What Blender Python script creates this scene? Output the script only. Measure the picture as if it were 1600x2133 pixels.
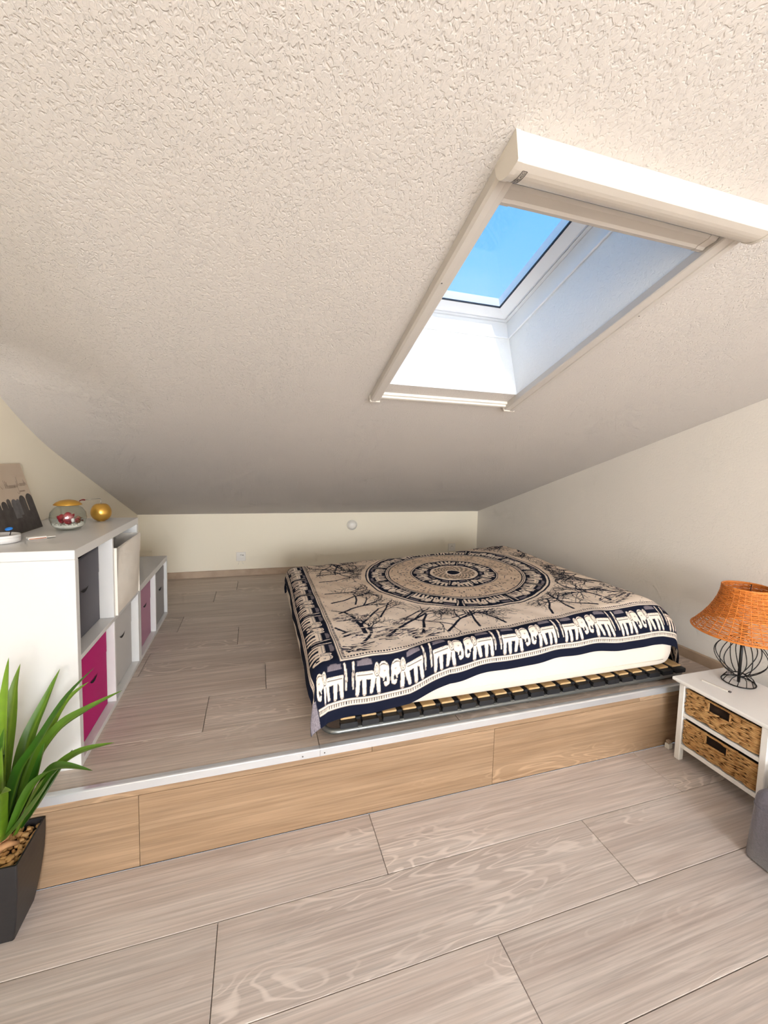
import bpy, bmesh, math, random
import numpy as np
from mathutils import Matrix, Vector

sc = bpy.context.scene
for o in list(bpy.data.objects):
    bpy.data.objects.remove(o)
COL = sc.collection
random.seed(7)
rng = np.random.default_rng(11)

# ------------------------------------------------------------------ camera
cam_d = bpy.data.cameras.new('camera')
cam = bpy.data.objects.new('camera', cam_d)
COL.objects.link(cam)
FPX, YAW, PITCH, ROLL, ZC = 900.4, 0.31427, -0.0799, 0.02771, 1.407
_cy, _sy, _cp, _sp = math.cos(YAW), math.sin(YAW), math.cos(PITCH), math.sin(PITCH)
_f = Vector((_sy * _cp, _cy * _cp, _sp))
_r = Vector((_cy, -_sy, 0))
_u = _r.cross(_f)
_r2 = _r * math.cos(ROLL) + _u * math.sin(ROLL)
_u2 = -_r * math.sin(ROLL) + _u * math.cos(ROLL)
M = Matrix(((_r2.x, _u2.x, -_f.x, 0), (_r2.y, _u2.y, -_f.y, 0), (_r2.z, _u2.z, -_f.z, ZC), (0, 0, 0, 1)))
cam.matrix_world = M
cam_d.sensor_fit = 'HORIZONTAL'
cam_d.sensor_width = 36.0
cam_d.lens = FPX / 1600 * 36.0
cam_d.shift_x = -23.87 / 1600
cam_d.shift_y = -34.9 / 1600
cam_d.clip_start = 0.02
sc.camera = cam

# ------------------------------------------------------------------ view and light
sc.view_settings.view_transform = 'Standard'
sc.view_settings.look = 'None'
sc.view_settings.gamma = 1.0
sc.view_settings.use_curve_mapping = False
sc.view_settings.exposure = 0.2
try:
    sc.cycles.use_denoising = True
    sc.cycles.use_adaptive_sampling = True
    sc.cycles.adaptive_threshold = 0.11
    sc.cycles.adaptive_min_samples = 12
    sc.cycles.max_bounces = 6
    sc.cycles.diffuse_bounces = 4
    sc.cycles.glossy_bounces = 2
    sc.cycles.transparent_max_bounces = 8
    sc.cycles.use_light_tree = False
    sc.cycles.sample_clamp_indirect = 6.0
    sc.cycles.caustics_reflective = False
    sc.cycles.caustics_refractive = False
except Exception:
    pass

w = bpy.data.worlds.new('sky')
sc.world = w
w.use_nodes = True
nt = w.node_tree
for n in list(nt.nodes):
    nt.nodes.remove(n)
wo = nt.nodes.new('ShaderNodeOutputWorld')
bg = nt.nodes.new('ShaderNodeBackground')
tcw = nt.nodes.new('ShaderNodeTexCoord')
sep = nt.nodes.new('ShaderNodeSeparateXYZ')
rmp = nt.nodes.new('ShaderNodeValToRGB')
nt.links.new(tcw.outputs['Generated'], sep.inputs[0])
nt.links.new(sep.outputs['Z'], rmp.inputs[0])
nt.links.new(rmp.outputs[0], bg.inputs[0])
nt.links.new(bg.outputs[0], wo.inputs[0])
cr = rmp.color_ramp
cr.elements[0].position = 0.0
cr.elements[0].color = (0.70, 0.85, 1.0, 1)
cr.elements[1].position = 0.75
cr.elements[1].color = (0.06, 0.38, 1.0, 1)
e = cr.elements.new(0.4)
e.color = (0.22, 0.55, 1.0, 1)
bg.inputs[1].default_value = 1.1

def area_light(name, loc, target, sx, sy, power, color):
    ld = bpy.data.lights.new(name, 'AREA')
    ld.shape = 'RECTANGLE'
    ld.size, ld.size_y = sx, sy
    ld.energy = power
    ld.color = color
    lo = bpy.data.objects.new(name, ld)
    COL.objects.link(lo)
    lo.location = loc
    d = Vector(target) - Vector(loc)
    lo.rotation_euler = d.to_track_quat('-Z', 'Y').to_euler()
    return lo

# added area light standing for daylight from the unseen window behind the camera
area_light('added_window_light', (0.75, -5.44, 1.25), (0.75, 3.0, 0.9), 2.9, 1.8, 300, (0.90, 0.945, 1.0))
# fill light set in the added roof window to even out the room
area_light('added_roof_light', (0.95, -4.05, 2.70), (0.95, -3.6, 0.0), 1.2, 1.2, 70, (0.88, 0.94, 1.0))
# the sun stands high behind the camera; it slants in through the skylight and the added rear window
sun_d = bpy.data.lights.new('sun', 'SUN')
sun_d.energy = 2.0
sun_d.angle = 0.012
sun_d.color = (1.0, 0.975, 0.94)
sun = bpy.data.objects.new('sun', sun_d)
COL.objects.link(sun)
sun.rotation_euler = Vector((0.05, 0.751, -0.564)).to_track_quat('-Z', 'Y').to_euler()

# ------------------------------------------------------------------ helpers
def lin(r, g, b):
    def f(c):
        c /= 255.0
        return c / 12.92 if c <= 0.04045 else ((c + 0.055) / 1.055) ** 2.4
    return (f(r), f(g), f(b), 1.0)

MATS = {}
def pmat(name, col, rough=0.6, metal=0.0, spec=0.5, bump=None, var=None, sheen=0.0):
    """principled material; bump=(scale,strength,distance,detail), var=(scale,colour2,amount)"""
    m = bpy.data.materials.new(name)
    m.use_nodes = True
    t = m.node_tree
    b = t.nodes['Principled BSDF']
    b.inputs['Base Color'].default_value = col
    b.inputs['Roughness'].default_value = rough
    b.inputs['Metallic'].default_value = metal
    b.inputs['Specular IOR Level'].default_value = spec
    if sheen:
        b.inputs['Sheen Weight'].default_value = sheen
    tc = t.nodes.new('ShaderNodeTexCoord')
    if var:
        nz = t.nodes.new('ShaderNodeTexNoise')
        nz.inputs['Scale'].default_value = var[0]
        nz.inputs['Detail'].default_value = 4
        t.links.new(tc.outputs['Object'], nz.inputs['Vector'])
        rp = t.nodes.new('ShaderNodeValToRGB')
        rp.color_ramp.elements[0].position = 0.5 - 0.5 * var[2]
        rp.color_ramp.elements[1].position = 0.5 + 0.5 * var[2]
        rp.color_ramp.elements[0].color = col
        rp.color_ramp.elements[1].color = var[1]
        t.links.new(nz.outputs['Fac'], rp.inputs[0])
        t.links.new(rp.outputs[0], b.inputs['Base Color'])
    if bump:
        nz = t.nodes.new('ShaderNodeTexNoise')
        nz.inputs['Scale'].default_value = bump[0]
        nz.inputs['Detail'].default_value = bump[3] if len(bump) > 3 else 3
        t.links.new(tc.outputs['Object'], nz.inputs['Vector'])
        bp = t.nodes.new('ShaderNodeBump')
        bp.inputs['Strength'].default_value = bump[1]
        bp.inputs['Distance'].default_value = bump[2]
        t.links.new(nz.outputs['Fac'], bp.inputs['Height'])
        t.links.new(bp.outputs[0], b.inputs['Normal'])
    MATS[name] = m
    return m

def nd(t, kind, **kw):
    n = t.nodes.new(kind)
    for k, v in kw.items():
        setattr(n, k, v)
    return n

def wood_mat(name, light, mid, dark, tint, rough=0.45, axis=0):
    """laminate oak: fibres along local x, contour-like cathedral grain, knots, board to board tone"""
    m = bpy.data.materials.new(name)
    m.use_nodes = True
    t = m.node_tree
    L = t.links.new
    b = t.nodes['Principled BSDF']
    b.inputs['Roughness'].default_value = rough
    b.inputs['Specular IOR Level'].default_value = 0.35
    tc = nd(t, 'ShaderNodeTexCoord')
    oi = nd(t, 'ShaderNodeObjectInfo')
    mul = nd(t, 'ShaderNodeMath', operation='MULTIPLY')
    mul.inputs[1].default_value = 37.0
    L(oi.outputs['Random'], mul.inputs[0])
    def noise(scale3, detail, dist=0.0, add=0.0, rough_=0.5):
        mp = nd(t, 'ShaderNodeMapping')
        mp.inputs['Scale'].default_value = scale3
        L(tc.outputs['Object'], mp.inputs['Vector'])
        nz = nd(t, 'ShaderNodeTexNoise', noise_dimensions='4D')
        nz.inputs['Scale'].default_value = 1.0
        nz.inputs['Detail'].default_value = detail
        nz.inputs['Distortion'].default_value = dist
        nz.inputs['Roughness'].default_value = rough_
        L(mp.outputs[0], nz.inputs['Vector'])
        ad = nd(t, 'ShaderNodeMath', operation='ADD')
        ad.inputs[1].default_value = add
        L(mul.outputs[0], ad.inputs[0])
        L(ad.outputs[0], nz.inputs['W'])
        return nz
    def ramp(src, p0, c0, p1, c1):
        r = nd(t, 'ShaderNodeValToRGB')
        r.color_ramp.elements[0].position = p0
        r.color_ramp.elements[0].color = c0
        r.color_ramp.elements[1].position = p1
        r.color_ramp.elements[1].color = c1
        L(src, r.inputs[0])
        return r
    W, K = (1, 1, 1, 1), (0, 0, 0, 1)
    broad = noise((1.0, 9.0, 9.0), 4, 1.2)
    base = ramp(broad.outputs['Fac'], 0.32, mid, 0.68, light)
    # fibres
    fib = noise((3.0, 150.0, 150.0), 4, 0.3, 3.0, 0.6)
    fr = ramp(fib.outputs['Fac'], 0.36, K, 0.62, W)
    mx1 = nd(t, 'ShaderNodeMixRGB', blend_type='MULTIPLY')
    mx1.inputs[0].default_value = 0.28
    L(base.outputs[0], mx1.inputs[1])
    L(fr.outputs[0], mx1.inputs[2])
    # streaks
    stq = noise((1.3, 42.0, 42.0), 4, 1.4, 9.0)
    sr = ramp(stq.outputs['Fac'], 0.42, W, 0.66, K)
    mxs = nd(t, 'ShaderNodeMixRGB')
    mxs.inputs[2].default_value = dark
    sm = nd(t, 'ShaderNodeMath', operation='MULTIPLY')
    sm.inputs[1].default_value = 0.36
    inv = nd(t, 'ShaderNodeMath', operation='SUBTRACT')
    inv.inputs[0].default_value = 1.0
    L(sr.outputs[0], inv.inputs[1])
    L(inv.outputs[0], sm.inputs[0])
    L(sm.outputs[0], mxs.inputs[0])
    L(mx1.outputs[0], mxs.inputs[1])
    # cathedral contours
    cn = noise((2.0, 9.0, 9.0), 1.6, 0.9, 5.0)
    m1 = nd(t, 'ShaderNodeMath', operation='MULTIPLY')
    m1.inputs[1].default_value = 95.0
    L(cn.outputs['Fac'], m1.inputs[0])
    sn = nd(t, 'ShaderNodeMath', operation='SINE')
    L(m1.outputs[0], sn.inputs[0])
    line = ramp(sn.outputs[0], 0.45, K, 0.98, W)
    mk = noise((0.9, 5.0, 5.0), 1.0, 0.3, 21.0)
    mask = ramp(mk.outputs['Fac'], 0.52, K, 0.64, W)
    lm = nd(t, 'ShaderNodeMath', operation='MULTIPLY')
    L(line.outputs[0], lm.inputs[0])
    L(mask.outputs[0], lm.inputs[1])
    lm2 = nd(t, 'ShaderNodeMath', operation='MULTIPLY')
    lm2.inputs[1].default_value = 0.55
    L(lm.outputs[0], lm2.inputs[0])
    mx2 = nd(t, 'ShaderNodeMixRGB')
    mx2.inputs[2].default_value = (min(1, light[0] * 1.22), min(1, light[1] * 1.22), min(1, light[2] * 1.22), 1)
    L(lm2.outputs[0], mx2.inputs[0])
    L(mxs.outputs[0], mx2.inputs[1])
    # knots
    mpk = nd(t, 'ShaderNodeMapping')
    mpk.inputs['Scale'].default_value = (2.4, 4.0, 4.0)
    L(tc.outputs['Object'], mpk.inputs['Vector'])
    vr = nd(t, 'ShaderNodeTexVoronoi', voronoi_dimensions='4D')
    vr.inputs['Scale'].default_value = 1.0
    L(mpk.outputs[0], vr.inputs['Vector'])
    L(mul.outputs[0], vr.inputs['W'])
    kr = ramp(vr.outputs['Distance'], 0.02, W, 0.075, K)
    km = nd(t, 'ShaderNodeMath', operation='MULTIPLY')
    km.inputs[1].default_value = 0.75
    L(kr.outputs[0], km.inputs[0])
    mx3 = nd(t, 'ShaderNodeMixRGB')
    mx3.inputs[2].default_value = (dark[0] * 0.4, dark[1] * 0.38, dark[2] * 0.36, 1)
    L(km.outputs[0], mx3.inputs[0])
    L(mx2.outputs[0], mx3.inputs[1])
    # board tone
    tr = nd(t, 'ShaderNodeMapRange')
    tr.inputs['To Min'].default_value = 1.0 - tint
    tr.inputs['To Max'].default_value = 1.0 + tint
    L(oi.outputs['Random'], tr.inputs['Value'])
    hv = nd(t, 'ShaderNodeHueSaturation')
    L(tr.outputs[0], hv.inputs['Value'])
    L(mx3.outputs[0], hv.inputs['Color'])
    L(hv.outputs[0], b.inputs['Base Color'])
    MATS[name] = m
    return m

def plaster_mat(name, col, scale, dist, strength, stretch=(1, 1, 1)):
    m = bpy.data.materials.new(name)
    m.use_nodes = True
    t = m.node_tree
    L = t.links.new
    b = t.nodes['Principled BSDF']
    b.inputs['Base Color'].default_value = col
    b.inputs['Roughness'].default_value = 0.85
    b.inputs['Specular IOR Level'].default_value = 0.2
    tc = nd(t, 'ShaderNodeTexCoord')
    mp = nd(t, 'ShaderNodeMapping')
    mp.inputs['Scale'].default_value = stretch
    L(tc.outputs['Object'], mp.inputs['Vector'])
    nz = nd(t, 'ShaderNodeTexNoise')
    nz.inputs['Scale'].default_value = scale
    nz.inputs['Detail'].default_value = 1.5
    nz.inputs['Distortion'].default_value = 0.7
    L(mp.outputs[0], nz.inputs['Vector'])
    # ridges: |n-0.5| folded so that rounded worm-like crests appear
    s1 = nd(t, 'ShaderNodeMath', operation='SUBTRACT')
    s1.inputs[1].default_value = 0.5
    L(nz.outputs['Fac'], s1.inputs[0])
    a1 = nd(t, 'ShaderNodeMath', operation='ABSOLUTE')
    L(s1.outputs[0], a1.inputs[0])
    r = nd(t, 'ShaderNodeMapRange', interpolation_type='SMOOTHSTEP')
    r.inputs['From Min'].default_value = 0.0
    r.inputs['From Max'].default_value = 0.16
    r.inputs['To Min'].default_value = 0.45
    r.inputs['To Max'].default_value = 0.0
    L(a1.outputs[0], r.inputs['Value'])
    n2 = nd(t, 'ShaderNodeTexNoise')
    n2.inputs['Scale'].default_value = 2.6
    n2.inputs['Detail'].default_value = 3
    L(tc.outputs['Object'], n2.inputs['Vector'])
    n2m = nd(t, 'ShaderNodeMapRange')
    n2m.inputs['From Min'].default_value = 0.3
    n2m.inputs['From Max'].default_value = 0.7
    n2m.inputs['To Min'].default_value = 0.35
    n2m.inputs['To Max'].default_value = 1.0
    L(n2.outputs['Fac'], n2m.inputs['Value'])
    mm = nd(t, 'ShaderNodeMath', operation='MULTIPLY')
    L(r.outputs[0], mm.inputs[0])
    L(n2m.outputs[0], mm.inputs[1])
    mx = nd(t, 'ShaderNodeMath', operation='MULTIPLY_ADD')
    mx.inputs[1].default_value = 1.6
    L(nz.outputs['Fac'], mx.inputs[0])
    L(mm.outputs[0], mx.inputs[2])
    bp = nd(t, 'ShaderNodeBump')
    bp.inputs['Strength'].default_value = strength
    bp.inputs['Distance'].default_value = dist
    L(mx.outputs[0], bp.inputs['Height'])
    L(bp.outputs[0], b.inputs['Normal'])
    MATS[name] = m
    return m

def glass_mat(name, tint=(1, 1, 1, 1), refl=0.08):
    m = bpy.data.materials.new(name)
    m.use_nodes = True
    t = m.node_tree
    t.nodes.clear()
    out = nd(t, 'ShaderNodeOutputMaterial')
    mx = nd(t, 'ShaderNodeMixShader')
    tr = nd(t, 'ShaderNodeBsdfTransparent')
    gl = nd(t, 'ShaderNodeBsdfGlossy')
    fr = nd(t, 'ShaderNodeLayerWeight')
    fr.inputs['Blend'].default_value = 0.5
    pw = nd(t, 'ShaderNodeMath', operation='POWER')
    pw.inputs[1].default_value = 4.0
    t.links.new(fr.outputs['Facing'], pw.inputs[0])
    ml = nd(t, 'ShaderNodeMath', operation='MULTIPLY_ADD')
    ml.inputs[1].default_value = 0.55
    ml.inputs[2].default_value = refl * 0.5
    ml.use_clamp = True
    tr.inputs[0].default_value = tint
    gl.inputs['Roughness'].default_value = 0.02
    t.links.new(pw.outputs[0], ml.inputs[0])
    t.links.new(ml.outputs[0], mx.inputs[0])
    t.links.new(tr.outputs[0], mx.inputs[1])
    t.links.new(gl.outputs[0], mx.inputs[2])
    t.links.new(mx.outputs[0], out.inputs[0])
    MATS[name] = m
    return m

class MB:
    """collects shapes into one mesh"""
    def __init__(s):
        s.v, s.f, s.mi, s.sm = [], [], [], []
        s.cur, s.smooth = 0, False
    def add(s, verts, faces):
        o = len(s.v)
        s.v += [tuple(p) for p in verts]
        for f in faces:
            s.f.append(tuple(i + o for i in f))
            s.mi.append(s.cur)
            s.sm.append(s.smooth)
        return s
    def box(s, x0, x1, y0, y1, z0, z1, bev=0.0):
        if bev <= 0:
            v = [(x, y, z) for x in (x0, x1) for y in (y0, y1) for z in (z0, z1)]
            f = [(0, 1, 3, 2), (4, 6, 7, 5), (0, 4, 5, 1), (2, 3, 7, 6), (0, 2, 6, 4), (1, 5, 7, 3)]
            return s.add(v, f)
        bm = bmesh.new()
        bmesh.ops.create_cube(bm, size=1.0)
        for q in bm.verts:
            q.co = Vector(((x0 + x1) / 2 + q.co.x * (x1 - x0), (y0 + y1) / 2 + q.co.y * (y1 - y0), (z0 + z1) / 2 + q.co.z * (z1 - z0)))
        bmesh.ops.bevel(bm, geom=bm.edges[:], offset=bev, segments=2 if bev > 0.004 else 1, profile=0.5, affect='EDGES')
        return s.frombm(bm)
    def frombm(s, bm):
        bm.verts.index_update()
        v = [tuple(q.co) for q in bm.verts]
        f = [tuple(q.index for q in p.verts) for p in bm.faces]
        bm.free()
        return s.add(v, f)
    def prism(s, pts, axis, a, b):
        """extrude polygon given in the two other axes"""
        def mk(p, h):
            q = list(p)
            q.insert(axis, h)
            return tuple(q)
        n = len(pts)
        v = [mk(p, a) for p in pts] + [mk(p, b) for p in pts]
        f = [tuple(range(n)), tuple(range(2 * n - 1, n - 1, -1))]
        f += [(i, i + n, (i + 1) % n + n, (i + 1) % n) for i in range(n)]
        return s.add(v, f)
    def tube(s, pts, rad, n=8, closed=False, cap=True):
        P = [Vector(p) for p in pts]
        m = len(P)
        R = rad if hasattr(rad, '__len__') else [rad] * m
        rings, prev = [], None
        for i in range(m):
            a = P[(i - 1) % m] if (closed or i > 0) else P[i]
            b = P[(i + 1) % m] if (closed or i < m - 1) else P[i]
            d = (b - a).normalized()
            if prev is None:
                u = d.orthogonal().normalized()
            else:
                u = (prev - d * prev.dot(d))
                u = u.normalized() if u.length > 1e-6 else d.orthogonal().normalized()
            prev = u
            w2 = d.cross(u)
            rings.append([P[i] + (u * math.cos(2 * math.pi * k / n) + w2 * math.sin(2 * math.pi * k / n)) * R[i] for k in range(n)])
        v = [q for r in rings for q in r]
        f = []
        for i in range(m if closed else m - 1):
            j = (i + 1) % m
            f += [(i * n + k, i * n + (k + 1) % n, j * n + (k + 1) % n, j * n + k) for k in range(n)]
        if cap and not closed:
            f += [tuple(range(n - 1, -1, -1)), tuple(range((m - 1) * n, m * n))]
        return s.add(v, f)
    def lathe(s, prof, n=32, c=(0, 0, 0), capb=True, capt=True, rmod=None):
        v, f = [], []
        for (r, z) in prof:
            for k in range(n):
                a = 2 * math.pi * k / n
                q = r * (rmod(a, z) if rmod else 1.0)
                v.append((c[0] + q * math.cos(a), c[1] + q * math.sin(a), c[2] + z))
        m = len(prof)
        for i in range(m - 1):
            f += [(i * n + k, i * n + (k + 1) % n, (i + 1) * n + (k + 1) % n, (i + 1) * n + k) for k in range(n)]
        if capb:
            f.append(tuple(range(n - 1, -1, -1)))
        if capt:
            f.append(tuple(range((m - 1) * n, m * n)))
        return s.add(v, f)
    def grid(s, fn, nu, nv):
        v = [fn(i / nu, j / nv) for j in range(nv + 1) for i in range(nu + 1)]
        f = [(j * (nu + 1) + i, j * (nu + 1) + i + 1, (j + 1) * (nu + 1) + i + 1, (j + 1) * (nu + 1) + i) for j in range(nv) for i in range(nu)]
        return s.add(v, f)
    def mesh(s, name):
        me = bpy.data.meshes.new(name)
        me.from_pydata(s.v, [], s.f)
        me.polygons.foreach_set('material_index', s.mi)
        me.polygons.foreach_set('use_smooth', s.sm)
        me.update()
        return me
    def build(s, name, mats, parent=None, fix=True):
        me = s.mesh(name)
        if fix:
            bm = bmesh.new()
            bm.from_mesh(me)
            bmesh.ops.recalc_face_normals(bm, faces=bm.faces[:])
            bm.to_mesh(me)
            bm.free()
        for m in (mats if isinstance(mats, (list, tuple)) else [mats]):
            me.materials.append(MATS[m])
        o = bpy.data.objects.new(name, me)
        COL.objects.link(o)
        if parent:
            o.parent = parent
        return o

def SM():
    b = MB()
    b.smooth = True
    return b

def tag(o, label=None, cat=None, group=None, kind=None):
    if label: o['label'] = label
    if cat: o['category'] = cat
    if group: o['group'] = group
    if kind: o['kind'] = kind
    return o

def thing(name, label, cat, loc=(0, 0, 0), group=None, kind=None):
    o = bpy.data.objects.new(name, None)
    o.empty_display_size = 0.05
    COL.objects.link(o)
    o.location = loc
    return tag(o, label, cat, group, kind)

def inst(src, name, parent=None, loc=None):
    o = src.copy()
    o.name = name
    COL.objects.link(o)
    o.parent = parent
    if loc is not None:
        o.location = loc
    return o

# ------------------------------------------------------------------ materials
WALL = lin(240, 230, 214)
plaster_mat('ceiling_plaster', lin(208, 201, 194), 150, 0.0028, 0.62, (1.0, 0.7, 1.0))
plaster_mat('shaft_plaster', lin(240, 240, 238), 80, 0.0025, 0.4)
plaster_mat('wall_plaster', lin(240, 234, 226), 95, 0.0015, 0.35)
pmat('wall_smooth', lin(245, 235, 214), 0.85, bump=(60, 0.08, 0.001), spec=0.2)
wood_mat('floor_laminate', lin(228, 217, 209), lin(212, 198, 189), lin(172, 152, 140), 0.09, 0.42)
wood_mat('platform_laminate', lin(222, 206, 192), lin(202, 184, 169), lin(160, 138, 121), 0.09, 0.42)
wood_mat('riser_laminate', lin(182, 152, 122), lin(162, 132, 103), lin(132, 104, 77), 0.03, 0.45)
pmat('skirting_wood', lin(190, 166, 142), 0.5, bump=(80, 0.1, 0.001), var=(14, lin(172, 148, 124), 0.5))
pmat('subfloor', lin(70, 58, 48), 0.9)
pmat('aluminium', lin(228, 230, 233), 0.32, metal=0.6)
pmat('white_melamine', lin(224, 222, 219), 0.35, bump=(300, 0.02, 0.0003))
pmat('white_plastic', lin(236, 230, 220), 0.35)
pmat('blind_plastic', lin(218, 210, 199), 0.38)
pmat('blind_metal', lin(198, 191, 183), 0.4)
pmat('window_white', lin(242, 244, 246), 0.3)
pmat('gasket_black', lin(34, 44, 56), 0.5)
pmat('ink_dark', lin(96, 90, 86), 0.6)
glass_mat('pane_glass', (0.97, 0.99, 1.0, 1), 0.05)
glass_mat('bowl_glass', (0.95, 0.97, 0.96, 1), 0.10)
pmat('fabric_charcoal', lin(52, 46, 54), 0.9, bump=(420, 0.25, 0.0006), var=(9, lin(66, 58, 66), 0.6), sheen=0.2)
pmat('fabric_cream', lin(250, 243, 232), 0.9, bump=(18, 0.25, 0.004), var=(7, lin(240, 230, 216), 0.6))
pmat('fabric_magenta', lin(192, 24, 114), 0.85, bump=(420, 0.2, 0.0006))
pmat('fabric_grey', lin(206, 203, 200), 0.9, bump=(420, 0.2, 0.0006))
pmat('fabric_mauve', lin(190, 140, 162), 0.9, bump=(420, 0.2, 0.0006))
pmat('fabric_slate', lin(166, 163, 162), 0.9, bump=(420, 0.2, 0.0006))
pmat('hole_shade', lin(18, 14, 16), 0.9)  # painted shade: dark fill for slit and pin-hole openings
pmat('mattress_cloth', lin(240, 228, 212), 0.9, bump=(30, 0.15, 0.003))
pmat('frame_metal', lin(120, 122, 120), 0.35, metal=0.7)
pmat('rubber_black', lin(26, 27, 31), 0.5)
pmat('slat_birch', lin(226, 192, 142), 0.5, bump=(90, 0.1, 0.001), var=(22, lin(206, 168, 116), 0.5))
pmat('pouf_fabric', lin(98, 94, 106), 0.95, bump=(260, 0.6, 0.0012), var=(160, lin(128, 124, 136), 0.7), sheen=0.3)
pmat('painted_white', lin(252, 250, 247), 0.38)
pmat('wicker_brown', lin(216, 172, 114), 0.7, bump=(160, 0.4, 0.001), var=(40, lin(172, 122, 68), 0.5))
pmat('basket_shade', lin(38, 24, 14), 0.95)  # near-black brown for the shaded inside of the baskets
pmat('rattan_orange', lin(232, 142, 62), 0.55, bump=(200, 0.25, 0.0008), var=(60, lin(204, 112, 38), 0.5))
pmat('wire_black', lin(30, 27, 26), 0.45, metal=0.3)
pmat('pot_black', lin(40, 38, 39), 0.42, bump=(400, 0.08, 0.0004))
pmat('pebble', lin(222, 180, 122), 0.5, var=(30, lin(186, 132, 72), 0.7))
pmat('potting_soil', lin(48, 36, 26), 0.95, bump=(120, 0.8, 0.004))
pmat('driftwood', lin(198, 150, 104), 0.7, bump=(60, 0.4, 0.002), var=(30, lin(150, 100, 60), 0.6))
pmat('gold', lin(214, 166, 78), 0.28, metal=0.75)
pmat('gold_matt', lin(198, 150, 60), 0.4, metal=0.5)
pmat('steel', lin(150, 145, 140), 0.3, metal=0.9)
pmat('red_leather', lin(120, 30, 24), 0.5)
pmat('red_petal', lin(200, 18, 48), 0.5, bump=(90, 0.5, 0.003), var=(40, lin(140, 10, 30), 0.6))
pmat('dried_brown', lin(96, 46, 30), 0.8, bump=(90, 0.7, 0.003), var=(40, lin(150, 90, 50), 0.6))
pmat('silver_leaf', lin(232, 226, 222), 0.35)
pmat('white_gravel', lin(238, 230, 218), 0.8, bump=(180, 0.8, 0.003))
pmat('porcelain', lin(240, 236, 232), 0.2)
pmat('blue_glass', lin(40, 120, 205), 0.15)
pmat('dark_stem', lin(50, 36, 32), 0.6)
pmat('copper_band', lin(190, 128, 96), 0.5)
pmat('paper_cover', lin(206, 188, 166), 0.5, var=(8, lin(192, 172, 150), 0.8))
pmat('print_dark', lin(58, 52, 48), 0.55, bump=(60, 0.3, 0.0005), var=(34, lin(86, 80, 76), 0.55))
pmat('print_grey', lin(118, 114, 114), 0.55, var=(40, lin(92, 88, 88), 0.55))
pmat('print_ink', lin(120, 98, 84), 0.6)
pmat('paper_white', lin(240, 236, 228), 0.6)

def leaf_material():
    m = bpy.data.materials.new('leaf_green')
    m.use_nodes = True
    t = m.node_tree
    b = t.nodes['Principled BSDF']
    b.inputs['Roughness'].default_value = 0.38
    tc = nd(t, 'ShaderNodeTexCoord')
    oi = nd(t, 'ShaderNodeObjectInfo')
    at = nd(t, 'ShaderNodeAttribute', attribute_name='across')
    r = nd(t, 'ShaderNodeValToRGB')
    r.color_ramp.elements[0].color = lin(56, 104, 26)
    r.color_ramp.elements[1].color = lin(128, 164, 40)
    t.links.new(oi.outputs['Random'], r.inputs[0])
    nz = nd(t, 'ShaderNodeTexNoise')
    nz.inputs['Scale'].default_value = 30
    t.links.new(tc.outputs['Object'], nz.inputs['Vector'])
    mx = nd(t, 'ShaderNodeMixRGB', blend_type='MULTIPLY')
    mx.inputs[0].default_value = 0.4
    t.links.new(r.outputs[0], mx.inputs[1])
    t.links.new(nz.outputs['Fac'], mx.inputs[2])
    # paler midrib
    rb = nd(t, 'ShaderNodeValToRGB')
    rb.color_ramp.elements[0].position = 0.0
    rb.color_ramp.elements[0].color = (1, 1, 1, 1)
    rb.color_ramp.elements[1].position = 0.22
    rb.color_ramp.elements[1].color = (0, 0, 0, 1)
    t.links.new(at.outputs['Fac'], rb.inputs[0])
    m2 = nd(t, 'ShaderNodeMixRGB')
    m2.inputs[2].default_value = lin(150, 176, 60)
    mf = nd(t, 'ShaderNodeMath', operation='MULTIPLY')
    mf.inputs[1].default_value = 0.45
    t.links.new(rb.outputs[0], mf.inputs[0])
    t.links.new(mf.outputs[0], m2.inputs[0])
    t.links.new(mx.outputs[0], m2.inputs[1])
    t.links.new(m2.outputs[0], b.inputs['Base Color'])
    MATS['leaf_green'] = m
leaf_material()

# ------------------------------------------------------------------ room shell
HP, YP, YB, XL = 0.309, 1.563, 4.172, -0.962
SLOPE, ZK, YREAR, YFLAT = 0.33, 0.885, -5.5, -1.2
def wall_x(y):                       # the right wall is slightly out of square
    return 2.305 + 0.04 * (4.17 - y)
def ceil_z(x, y):
    z = ZK + SLOPE * (4.17 - max(y, YFLAT))
    k = min(max((-0.35 - x) / 0.612, 0), 1.3)
    k = k * k * (3 - 2 * min(k, 1)) if k < 1 else 1
    d = min(max(2.64 - y, 0), 0.75)
    return z + 0.059 * (d / 0.506) ** 2 * k
TH = math.atan(SLOPE)
CT, ST = math.cos(TH), math.sin(TH)
def s2y(s):
    return 1.775 - s * CT
SX0, SX1, SS0, SS1 = 0.50, 1.09, 0.11, 1.06           # skylight opening in the ceiling
xs = sorted(set([-1.1, XL] + [round(-0.9 + 0.1 * i, 3) for i in range(6)] + [0.0, SX0, SX1, 1.6, 2.1, 2.95]))
RWX0, RWX1, RWY0, RWY1 = 0.3, 1.6, -4.7, -3.4      # unseen roof window added behind the camera for light
ys = sorted(set([RWY0, RWY1, 4.3, 4.17, 3.4, 2.8] + [round(2.64 - 0.1 * i, 3) for i in range(9)] + [s2y(SS0), s2y(SS1), 0.2, YFLAT, YREAR - 0.1]))
b = MB()
idx = {}
for i, x in enumerate(xs):
    for j, y in enumerate(ys):
        idx[i, j] = len(b.v)
        b.v.append((x, y, ceil_z(x, y)))
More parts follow.
